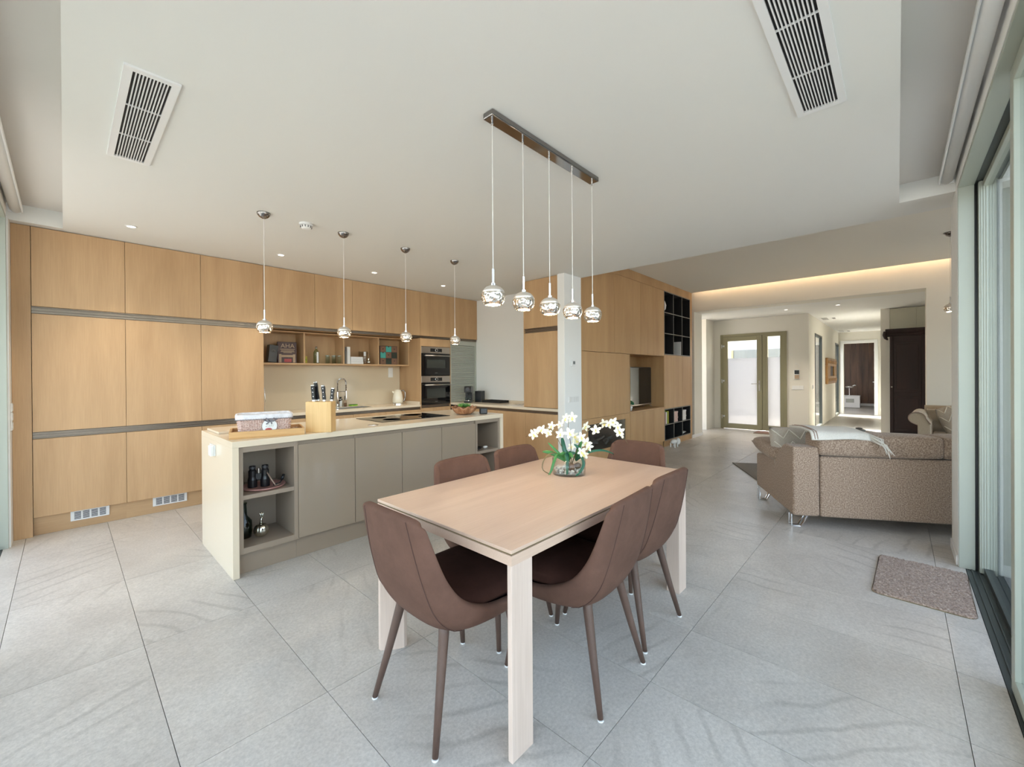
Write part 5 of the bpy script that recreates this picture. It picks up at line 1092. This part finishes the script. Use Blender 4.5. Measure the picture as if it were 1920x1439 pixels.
# contents of the cube shelves
for i, (x, h, m_, lab) in enumerate(((7.69, 0.20, 'book_plum', 'plum paperback in the lower cube shelf'), (7.735, 0.215, 'rose_tray', 'rose paperback in the lower cube shelf'), (7.78, 0.225, 'white', 'white paperback in the lower cube shelf'), (7.825, 0.235, 'lime', 'lime green book in the lower cube shelf'), (7.87, 0.24, 'yellow_card', 'yellow green book in the lower cube shelf'))):
    book(x, x+0.04, MY+0.03, MY+0.20, 0.4175, 0.4175+h, m_, lab, group='books in the lower cube shelf')
for lab, x, mm, ns in (('stack of two peach storage boxes in the lower cube shelf', 8.16, 'wicker', 2), ('stack of two white storage boxes in the lower cube shelf', 8.60, 'white', 2)):
    for k in range(ns):
        t = thing('storage_box', ('upper ' if k else 'lower ')+lab.replace('stack of two ', 'one of two stacked ').replace('boxes', 'boxes'), 'box', (x+0.1, MY+0.1, 0.4175+0.105*k), group='storage boxes in the lower cube shelf')
        z = 0.4175+0.105*k; box('box', mm, t, x+0.012*k, x+0.20, MY+0.03, MY+0.20, z, z+0.072, 0.003); box('lid', mm, t, x+0.012*k-0.004, x+0.204, MY+0.026, MY+0.204, z+0.072, z+0.103, 0.003)
t = thing('white_vase', 'round white vase in the top corner of the upper cube shelf', 'vase', (7.73, MY+0.09, 2.550)); MB().lathe([(0.04, 0), (0.085, 0.06), (0.095, 0.13), (0.07, 0.21), (0.035, 0.24)], (7.77, MY+0.11, 2.550), 24).build('body', 'white_gloss', t, smooth=True); MB().lathe([(0.030, 0.238), (0.040, 0.25), (0.034, 0.252)], (7.77, MY+0.11, 2.550), 20).build('lip', 'white_gloss', t)
t = thing('photo_card', 'upright white card in the upper cube shelf', 'card', (8.50, MY+0.05, 1.75)); box('card', 'white', t, 8.505, 8.525, MY+0.02, MY+0.16, 1.7495, 2.02, 0.002); box('foot', 'white', t, 8.44, 8.524, MY+0.03, MY+0.15, 1.7495, 1.757)
t = thing('dog_figure', 'white ceramic dog figure on the floor against the media wall', 'figurine', (7.85, MY-0.1, 0))
MB().ball((7.78, MY-0.12, 0.10), 0.06, 14, (1.9, 0.9, 0.75)).build('body', 'white_gloss', t, smooth=True); MB().ball((7.90, MY-0.15, 0.095), 0.05, 12, (0.9, 0.9, 1.3)).build('head', 'white_gloss', t, smooth=True)
for x, y in ((7.72, -0.08), (7.72, -0.16), (7.84, -0.09), (7.84, -0.16)): MB().tube([(x, MY+y, 0.0), (x, MY+y, 0.08)], 0.014, 8).build('leg', 'white_gloss', t)
t = thing('white_cup', 'small white bowl in the last lower compartment of the cube shelf', 'bowl', (8.72, MY+0.08, 0.127)); MB().lathe([(0.03, 0), (0.085, 0.045), (0.08, 0.045), (0.028, 0.008), (0.001, 0.008)], (8.74, MY+0.10, 0.127), 20).build('bowl', 'white', t, smooth=True); MB().lathe([(0.086, 0.042), (0.088, 0.048), (0.080, 0.048)], (8.74, MY+0.10, 0.127), 20).build('rim', 'white_gloss', t)

# ================================================================== sofa group, turned 30 degrees to the room
def soft_box(name, mat, par, x0, x1, y0, y1, z0, z1, r=0.03, puff=0.0, mtx=None):
    """upholstered block with rounded edges and slightly swollen faces"""
    n = 8
    m_ = MB()
    cx_, cy_, cz_ = (x0+x1)/2, (y0+y1)/2, (z0+z1)/2; hx, hy, hz = (x1-x0)/2, (y1-y0)/2, (z1-z0)/2
    def face(ax, sg):
        def f(u, v):
            a, c2 = 2*u-1, 2*v-1; p = [0, 0, 0]; o = [i for i in range(3) if i != ax]; h_ = (hx, hy, hz)
            p[ax] = sg*(h_[ax]+puff*(1-a*a)*(1-c2*c2)); p[o[0]] = a*h_[o[0]]; p[o[1]] = c2*h_[o[1]]
            return (cx_+p[0], cy_+p[1], cz_+p[2])
        return f
    for ax in range(3):
        for sg in (-1, 1): m_.grid(face(ax, sg), n, n)
    if mtx is not None: m_.xf(mtx)
    o = m_.build(name, mat, par, smooth=True, world=False, bevel=r, seg=3)
    return o
SR = R(-60)          # local x runs along the back, local y towards the seat front
t = thing('sofa', 'large taupe fabric sofa seen from behind, on bent chrome legs', 'sofa', (4.395, 0.682, 0), SR)
L = 2.30; D = 0.93
soft_box('back_panel', 'sofa_fabric', t, 0.215, L-0.215, 0.0, 0.20, 0.11, 0.645, 0.02)
soft_box('base', 'sofa_fabric', t, 0.21, L-0.21, 0.20, D, 0.11, 0.34, 0.03)
for i in range(3):
    w_ = (L-0.43)/3; soft_box('seat_cushion', 'sofa_fabric', t, 0.215+w_*i+0.003, 0.215+w_*(i+1)-0.003, 0.22, D+0.02, 0.341, 0.46, 0.04, 0.015)
for i, (a, c2) in enumerate(((0.20, 1.10), (1.105, 2.09))):
    soft_box('back_cushion', 'sofa_fabric', t, a, c2, -0.025, 0.26, 0.655, 0.83, 0.06, 0.020)
    soft_box('back_cushion', 'sofa_fabric', t, a, c2, 0.14, 0.36, 0.46, 0.68, 0.06, 0.015)
for sx, x0 in ((0, 0.0), (1, L-0.21)):
    prof = [(0.0, 0.11), (D, 0.145), (D, 0.500), (0.42, 0.560), (0.24, 0.705), (0.20, 0.722), (0.0, 0.722)]
    a = MB(); n = len(prof); a.add([(x0, y, z) for y, z in prof]+[(x0+0.21, y, z) for y, z in prof], [tuple(range(n)), tuple(reversed(range(n, 2*n)))]+[(i, i+n, (i+1) % n+n, (i+1) % n) for i in range(n)])
    a.build('arm', 'sofa_fabric', t, world=False, bevel=0.022, seg=3)
    m4 = Matrix.Translation((x0+0.105, 0.655, 0.600)) @ Matrix.Rotation(R(6), 4, 'X')
    MB().pillow(0.32, 0.62, 0.155, 14, 3.2).xf(m4).build('arm_pad', 'sofa_fabric', t, smooth=True, world=False)
for x in (0.0, L-0.13):
    for y, z in ((0.045, 0.112), (D-0.085, 0.140)):
        MB().tube([(x+0.004, y, z), (x+0.004, y, 0.006), (x+0.075, y, 0.006), (x+0.135, y, z)], 0.0075, 6).build('leg', 'chrome', t, world=False)
        MB().tube([(x+0.004, y+0.05, z), (x+0.004, y+0.05, 0.006), (x+0.075, y+0.05, 0.006), (x+0.135, y+0.05, z)], 0.0075, 6).build('leg', 'chrome', t, world=False)
def zigzag_cushion(label, loc, rot, w_=0.45):
    t = thing('throw_cushion', label, 'cushion', loc, group='linen cushions with cream zigzag braid')
    m4 = rot.to_matrix().to_4x4() if hasattr(rot, 'to_matrix') else rot
    MB().pillow(w_, w_, 0.15, 14).xf(m4).build('cover', 'cushion_fabric', t, smooth=True, world=False)
    for sg in (1, -1):
        for k in (-0.12, 0.02, 0.15):
            pts = []
            for i in range(25):
                a = -0.92+1.84*i/24; c2 = (k+0.05*(abs((i % 8)-4)-2)/2)/(w_/2)
                e = (1-abs(a)**2.6)*(1-min(1, abs(c2))**2.6); pts.append(tuple(m4 @ Vector((a*w_/2, c2*w_/2, sg*(0.075*max(e, 0)**0.42+0.003)))))
            MB().tube(pts, 0.0055, 6).build('zigzag_braid', 'cream_yarn', t, smooth=True, world=False)
from mathutils import Euler
SM = MW[bpy.data.objects['sofa']]
def on_sofa(x, y, z): return tuple(SM @ Vector((x, y, z)))
zigzag_cushion('beige cushion with cream zigzag braid leaning in the near sofa corner', on_sofa(0.24, 0.50, 0.60), Matrix.Rotation(SR, 4, 'Z') @ Matrix.Rotation(R(62), 4, 'X') @ Matrix.Rotation(R(8), 4, 'Y'), 0.50)
t = thing('throw_blanket', 'cream wool throw with fringe draped over the sofa back', 'throw', on_sofa(0.36, 0.12, 0.842), SR)
def drape(u, v):
    x = -0.23+0.44*v; s = u
    if s < 0.62: y = 0.30-0.42*s/0.62; z = 0.004+0.006*math.sin(3*v+2*s)+0.010*(1-abs(2*s/0.62-1))
    else: q = (s-0.62)/0.38; y = -0.12-0.028*math.sin(q*1.57)-0.012; z = 0.004-0.060*q*(0.95+0.08*math.sin(5*v+1))
    return (x, y+0.01*math.sin(9*v), z+0.010+0.004*math.sin(7*v+4*s))
MB().grid(drape, 18, 30).build('cloth', 'throw_wool', t, smooth=True, solid=0.014, world=False)
for k in (0.06, 0.11): MB().tube([tuple(Vector(drape(i/16, k))+Vector((0, -0.004, 0.008))) for i in range(17)], 0.0045, 6).build('stripe', 'strap', t, world=False)
fr = MB()
for i in range(34):
    u = 0.05+0.95*i/33; p = Vector(drape(u, 1.0)); l = random.uniform(0.10, 0.16)
    fr.tube([tuple(p), tuple(p+Vector((random.uniform(0.03, 0.07), -0.10*u-random.uniform(0, 0.02), -0.02-0.02*u))), tuple(p+Vector((random.uniform(0.05, 0.10), -0.14*u-0.01, -l*(0.25+0.75*u))))], [0.0035, 0.003, 0.002], 5)
tag(fr.build('fringe', 'throw_wool', t, smooth=True, world=False), kind='stuff')
t = thing('living_rug', 'brown woven rug on the floor in front of the sofa', 'rug', (6.95, 1.86, 0), R(30)); box('pile', 'rug_wool', t, -1.75, 0, -2.2, 0, 0.0005, 0.011, 0.004, world=False)
for y in (-2.2, -0.025): box('binding', 'rug_wool', t, -1.75, 0.0, y, y+0.025, 0.011, 0.0125, 0.001, world=False)
t = thing('footstool', 'taupe fabric footstool behind the sofa back', 'footstool', (6.55, 0.30, 0.013), R(30))
soft_box('seat', 'sofa_fabric', t, -0.42, 0.42, -0.26, 0.26, 0.30, 0.62, 0.06, 0.03)
for x in (-0.36, 0.36):
    for y in (-0.2, 0.2): MB().tube([(x, y, 0.004), (x, y, 0.31)], 0.018, 8).build('leg', 'black', t, world=False)
t = thing('jar', 'small grey jar on the footstool in front of the dark armoire', 'jar', tuple(MW[bpy.data.objects['footstool']] @ Vector((-0.10, 0.1, 0.653)))); MB().lathe([(0.05, 0), (0.06, 0.02), (0.06, 0.035), (0.03, 0.045)], n=20).build('body', 'grey_frame', t, smooth=True, world=False); MB().lathe([(0.030, 0.044), (0.034, 0.052), (0.012, 0.058)], n=16).build('lid', 'dark_grey', t, world=False)
# tufted armchair
t = thing('tufted_armchair', 'beige button tufted armchair with rolled arms beyond the sofa', 'armchair', (8.45, -0.86, 0), R(-94))
W2, D2 = 0.56, 0.42
def tuft(x, z, nx, nz):
    d = 0.0
    for i in range(nx):
        for j in range(nz):
            ox = 0.5/nx if j % 2 else 0; px_, pz_ = (i+0.5)/nx+ox-0.25/nx, (j+0.5)/nz; d -= 0.026*math.exp(-((x-px_)**2*(nx*2.6)**2+(z-pz_)**2*(nz*2.6)**2))
    return d
MB().grid(lambda u, v: (-W2+2*W2*u, D2-0.10-0.05*v+(-tuft(u, v, 7, 3))*1.0, 0.40+0.42*v), 70, 30).build('tufted_back', 'tufted_linen', t, smooth=True, solid=0.03, world=False)
soft_box('back', 'tufted_linen', t, -W2, W2, D2-0.08, D2+0.06, 0.12, 0.80, 0.03)
for a0, a1 in (((-W2-0.03, D2-0.02, 0.815), (W2+0.03, D2-0.02, 0.815)),): MB().tube([a0, a1], 0.062, 16).build('back_roll', 'tufted_linen', t, smooth=True, world=False)
for sx in (-1, 1):
    prof = [(0, 0.10), (0.125, 0.10), (0.125, 0.66)]+[(0.045+0.085*math.cos(R(a)), 0.735+0.085*math.sin(R(a))) for a in range(-20, 260, 20)]+[(0.0, 0.62)]
    prof = [(sx*(W2-0.06+q), z) for q, z in [(0.0, 0.10), (0.13, 0.10), (0.13, 0.64)]]+[(sx*(W2+0.075+0.088*math.cos(R(a))), 0.735+0.082*math.sin(R(a))) for a in range(-60, 200, 20)]+[(sx*(W2-0.06), 0.66)]
    n = len(prof); a = MB(); a.add([(x, -D2, z) for x, z in prof]+[(x, D2, z) for x, z in prof], [tuple(range(n)), tuple(reversed(range(n, 2*n)))]+[(i, i+n, (i+1) % n+n, (i+1) % n) for i in range(n)])
    ar = a.build('rolled_arm', 'tufted_linen', t, world=False, bevel=0.008)
    MB().tube([(x, -D2-0.004, z) for x, z in prof[2:]], 0.006, 6).build('piping', 'strap', ar, world=False)
    for y in (-D2+0.05, D2-0.02): MB().tube([(sx*(W2-0.0), y, 0.0), (sx*(W2-0.02), y, 0.11)], [0.016, 0.024], 8).build('leg', 'black', t, world=False)
soft_box('base', 'tufted_linen', t, -W2+0.06, W2-0.06, -D2+0.01, D2-0.08, 0.12, 0.36, 0.02); soft_box('seat_cushion', 'tufted_linen', t, -W2+0.07, W2-0.07, -D2-0.01, D2-0.12, 0.365, 0.50, 0.04, 0.02)
AM = MW[bpy.data.objects['tufted_armchair']]
zigzag_cushion('beige cushion with cream zigzag braid standing on the tufted armchair', tuple(AM @ Vector((-0.22, 0.06, 0.72))), Matrix.Rotation(R(-94), 4, 'Z') @ Matrix.Rotation(R(72), 4, 'X') @ Matrix.Rotation(R(20), 4, 'Z'), 0.42)
# pendant at the right edge of the living area
t = thing('pendant_lamp', 'copper toned glass pendant lamp hanging in the living area beside the right pier', 'pendant lamp', (7.38, -0.475, 3.085))
MB().lathe([(0.004, -0.055), (0.03, -0.042), (0.052, -0.02), (0.058, 0.0)], (7.38, -0.475, 3.085), 24).build('canopy', 'chrome_dark', t, smooth=True); pendant_parts(t, 7.38, -0.475, 2.16, 3.08, 3.035); lamp(7.38, -0.475, 2.09, 4)
# pile mat at the sliding door
t = thing('door_mat', 'brown flecked pile mat on the floor at the sliding glass door', 'mat', (3.79, -0.11, 0), R(-1.5))
p = rrect(0.365, 0.225, 0.05, 5)
mb = MB()
def matf(u, v):
    a, c2 = 2*u-1, 2*v-1; x, y = a*0.365, c2*0.225
    q = max(0, abs(x)-0.315); r = max(0, abs(y)-0.175); d = math.hypot(q, r)
    if d > 0.05: k = 0.05/d; x = math.copysign(0.315+q*k, x); y = math.copysign(0.175+r*k, y)
    return (x, y, 0.014+random.uniform(-0.0035, 0.0035)-(0.010 if max(abs(a), abs(c2)) > 0.995 else 0))
mb.grid(matf, 110, 70).build('pile', 'mat_pile', t, world=False, smooth=True); MB().prism(p, 0.0005, 0.005).build('backing', 'stem_brown', t, world=False)

# ================================================================== hall beyond the archway
t = thing('armoire', 'tall dark carved mahogany armoire in the hall', 'armoire', (11.40, -0.16, 0))
ax0, ax1, ay0, ay1 = 11.36, 11.63, -0.40, 0.115
box('carcass', 'mahogany', t, ax0+0.03, ax1, ay0, ay1, 0.10, 2.13, 0.004); box('base', 'mahogany', t, ax0+0.005, ax1, ay0-0.015, ay1+0.02, 0, 0.12, 0.01)
cn = MB(); cp = [(0, 2.10), (-0.03, 2.11), (-0.045, 2.15), (-0.075, 2.17), (-0.095, 2.215), (-0.095, 2.245), (0.1, 2.245), (0.1, 2.10)]
n = len(cp); cn.add([(ax0+0.03+x, ay0-0.02, z) for x, z in cp]+[(ax0+0.03+x, ay1+0.065, z) for x, z in cp], [tuple(range(n)), tuple(reversed(range(n, 2*n)))]+[(i, i+n, (i+1) % n+n, (i+1) % n) for i in range(n)])
cn.build('cornice', 'mahogany', t)
MB().tube([(ax0-0.03, ay1+0.065, 2.20), (ax0-0.02, ay1+0.075, 2.13), (ax0+0.01, ay1+0.06, 2.07), (ax0+0.02, ay1+0.03, 2.03)], [0.03, 0.035, 0.03, 0.012], 8).build('carved_scroll', 'mahogany', t, smooth=True)
for z0, z1 in ((0.20, 0.90), (0.98, 1.98)):
    dr = box('door_panel', 'mahogany', t, ax0+0.012, ax0+0.03, ay0+0.06, ay1-0.06, z0, z1, 0.004); box('raised_field', 'mahogany', dr, ax0+0.004, ax0+0.012, ay0+0.10, ay1-0.10, z0+0.05, z1-0.05, 0.006)
box('stile', 'mahogany', t, ax0+0.008, ax0+0.03, ay1-0.055, ay1, 0.12, 2.10, 0.003); box('stile', 'mahogany', t, ax0+0.008, ax0+0.03, ay0, ay0+0.055, 0.12, 2.10, 0.003)
MB().ball((ax0, ay1-0.03, 1.08), 0.014, 10).build('key_knob', 'steel', t, smooth=True)
t = thing('built_in_closet', 'pale built-in closet with flush doors behind the armoire', 'closet', (11.66, -0.15, 0))
box('carcass', 'beige_lacquer', t, 11.672, 12.03, -0.60, 0.116, 0.01, 2.69)
for y0, y1 in ((-0.60, -0.283), (-0.279, 0.115)): box('door', 'beige_lacquer', t, 11.645, 11.670, y0, y1, 0.02, 2.69, 0.002)
t = thing('wall_mirror', 'carved honey coloured wooden mirror on the corridor wall', 'mirror', (15.15, 1.43, 1.06))
fm = MB(); z0, z1, xa, xb = 1.06, 1.78, 14.1, 16.3
for a in ((xa, xb, z1-0.22, z1), (xa, xb, z0, z0+0.22), (xa, xa+0.62, z0+0.22, z1-0.22), (xb-0.62, xb, z0+0.22, z1-0.22)): fm.box(a[0], a[1], 1.385, 1.443, a[2], a[3])
fm.build('frame', 'carved_oak', t, bevel=0.012); box('glass', 'mahogany', t, xa+0.62, xb-0.62, 1.42, 1.43, z0+0.22, z1-0.22)
for i in range(10): MB().ball((xa+0.12+0.22*i, 1.383, z1-0.11), 0.05, 8, (1.4, 0.35, 1)).build('carving', 'carved_oak', t, smooth=True)
for i in range(10): MB().ball((xa+0.12+0.22*i, 1.383, z0+0.11), 0.05, 8, (1.4, 0.35, 1)).build('carving', 'carved_oak', t, smooth=True)
t = thing('intercom', 'grey and white video intercom on the wall beside the entry door', 'intercom', (11.24, 1.66, 1.22))
box('case', 'white', t, 11.225, 11.25, 1.610, 1.715, 1.235, 1.445, 0.004); box('screen', 'black_glass', t, 11.222, 11.226, 1.618, 1.707, 1.345, 1.435); box('button_panel', 'book_tan', t, 11.221, 11.2255, 1.618, 1.707, 1.243, 1.33)
t = thing('wall_hook', 'small white wire hook above the intercom', 'hook', (11.24, 1.65, 1.50)); MB().tube([(11.245, 1.63, 1.50), (11.235, 1.63, 1.49), (11.235, 1.63, 1.57), (11.248, 1.68, 1.58)], 0.004, 6).build('wire', 'white', t); MB().ball((11.246, 1.68, 1.58), 0.010, 8).build('fixing', 'white', t, smooth=True)
plate('light_switch', 'white three gang switch plate below the intercom', 'switch', 11.242, 11.25, 1.54, 1.76, 0.995, 1.085, 3, 'y')
plate('light_switch', 'single switch on the corridor corner before the first slim window', 'switch', 11.78, 11.86, 1.437, 1.445, 1.00, 1.09, 1, 'x')
t = thing('entrance_mat', 'rust brown doormat at the entry door', 'mat', (10.95, 1.98, 0)); box('coir', 'coir', t, 10.72, 11.14, 1.70, 2.42, 0.0005, 0.014, 0.004); box('edge', 'stem_brown', t, 10.70, 10.72, 1.70, 2.42, 0.0005, 0.012)
for x, y, lab in ((10.29, 1.71, 'recessed hall spotlight in front of the entry door'), (10.30, 0.85, 'recessed hall spotlight in front of the corridor')): downlight(x, y, 2.70, lab, 'recessed spotlights in the hall', 32)
for i, (x, y, w_, l_) in enumerate(((12.70, 1.31, 0.16, 0.55), (12.72, 1.13, 0.10, 0.35), (16.9, 1.32, 0.16, 0.55), (17.0, 1.14, 0.10, 0.35))):
    t = thing('air_vent', ['slatted vent in the corridor ceiling beside the first slim window', 'small vent in the corridor ceiling beside the first slim window', 'slatted vent in the corridor ceiling beside the far slim window', 'small vent in the corridor ceiling beside the far slim window'][i], 'air vent', (x, y, 2.70), group='corridor ceiling vents')
    box('frame', 'white', t, x-l_/2, x+l_/2, y-w_/2, y+w_/2, 2.694, 2.70, 0.001)
    for k in range(4): yy = y-w_/2+0.02+(w_-0.04)*k/4; box('slot', 'dark_grey', t, x-l_/2+0.02, x+l_/2-0.02, yy, yy+0.012, 2.6925, 2.6942)
# room at the end of the corridor
t = thing('low_cabinet', 'white low cabinet with a grey grille in the room at the end of the corridor', 'cabinet', (21.15, 1.35, 0))
box('body', 'white', t, 21.0, 21.4, 1.075, 1.95, 0.0, 0.44, 0.004); box('top', 'white', t, 20.98, 21.4, 1.065, 1.96, 0.44, 0.465, 0.004)
g = box('grille', 'grey_frame', t, 20.993, 21.0, 1.25, 1.50, 0.19, 0.34)
for i in range(8): box('slat', 'tambour', g, 20.988, 20.993, 1.255, 1.495, 0.197+0.018*i, 0.206+0.018*i)
t = thing('table_lamp', 'chrome mushroom table lamp on the white low cabinet', 'lamp', (21.15, 1.40, 0.465))
MB().lathe([(0.08, 0), (0.08, 0.012), (0.010, 0.02), (0.010, 0.31)], (21.12, 1.40, 0.465), 20).build('stand', 'chrome', t); MB().ball((21.12, 1.40, 0.465+0.34), 0.075, 20, (1.9, 1.9, 0.8)).build('shade', 'chrome', t, smooth=True)
MB().tube([(21.12, 1.31, 0.83), (21.12, 1.24, 0.87), (21.12, 1.20, 0.86)], [0.03, 0.025, 0.03], 10).build('spot_head', 'chrome', t, smooth=True)
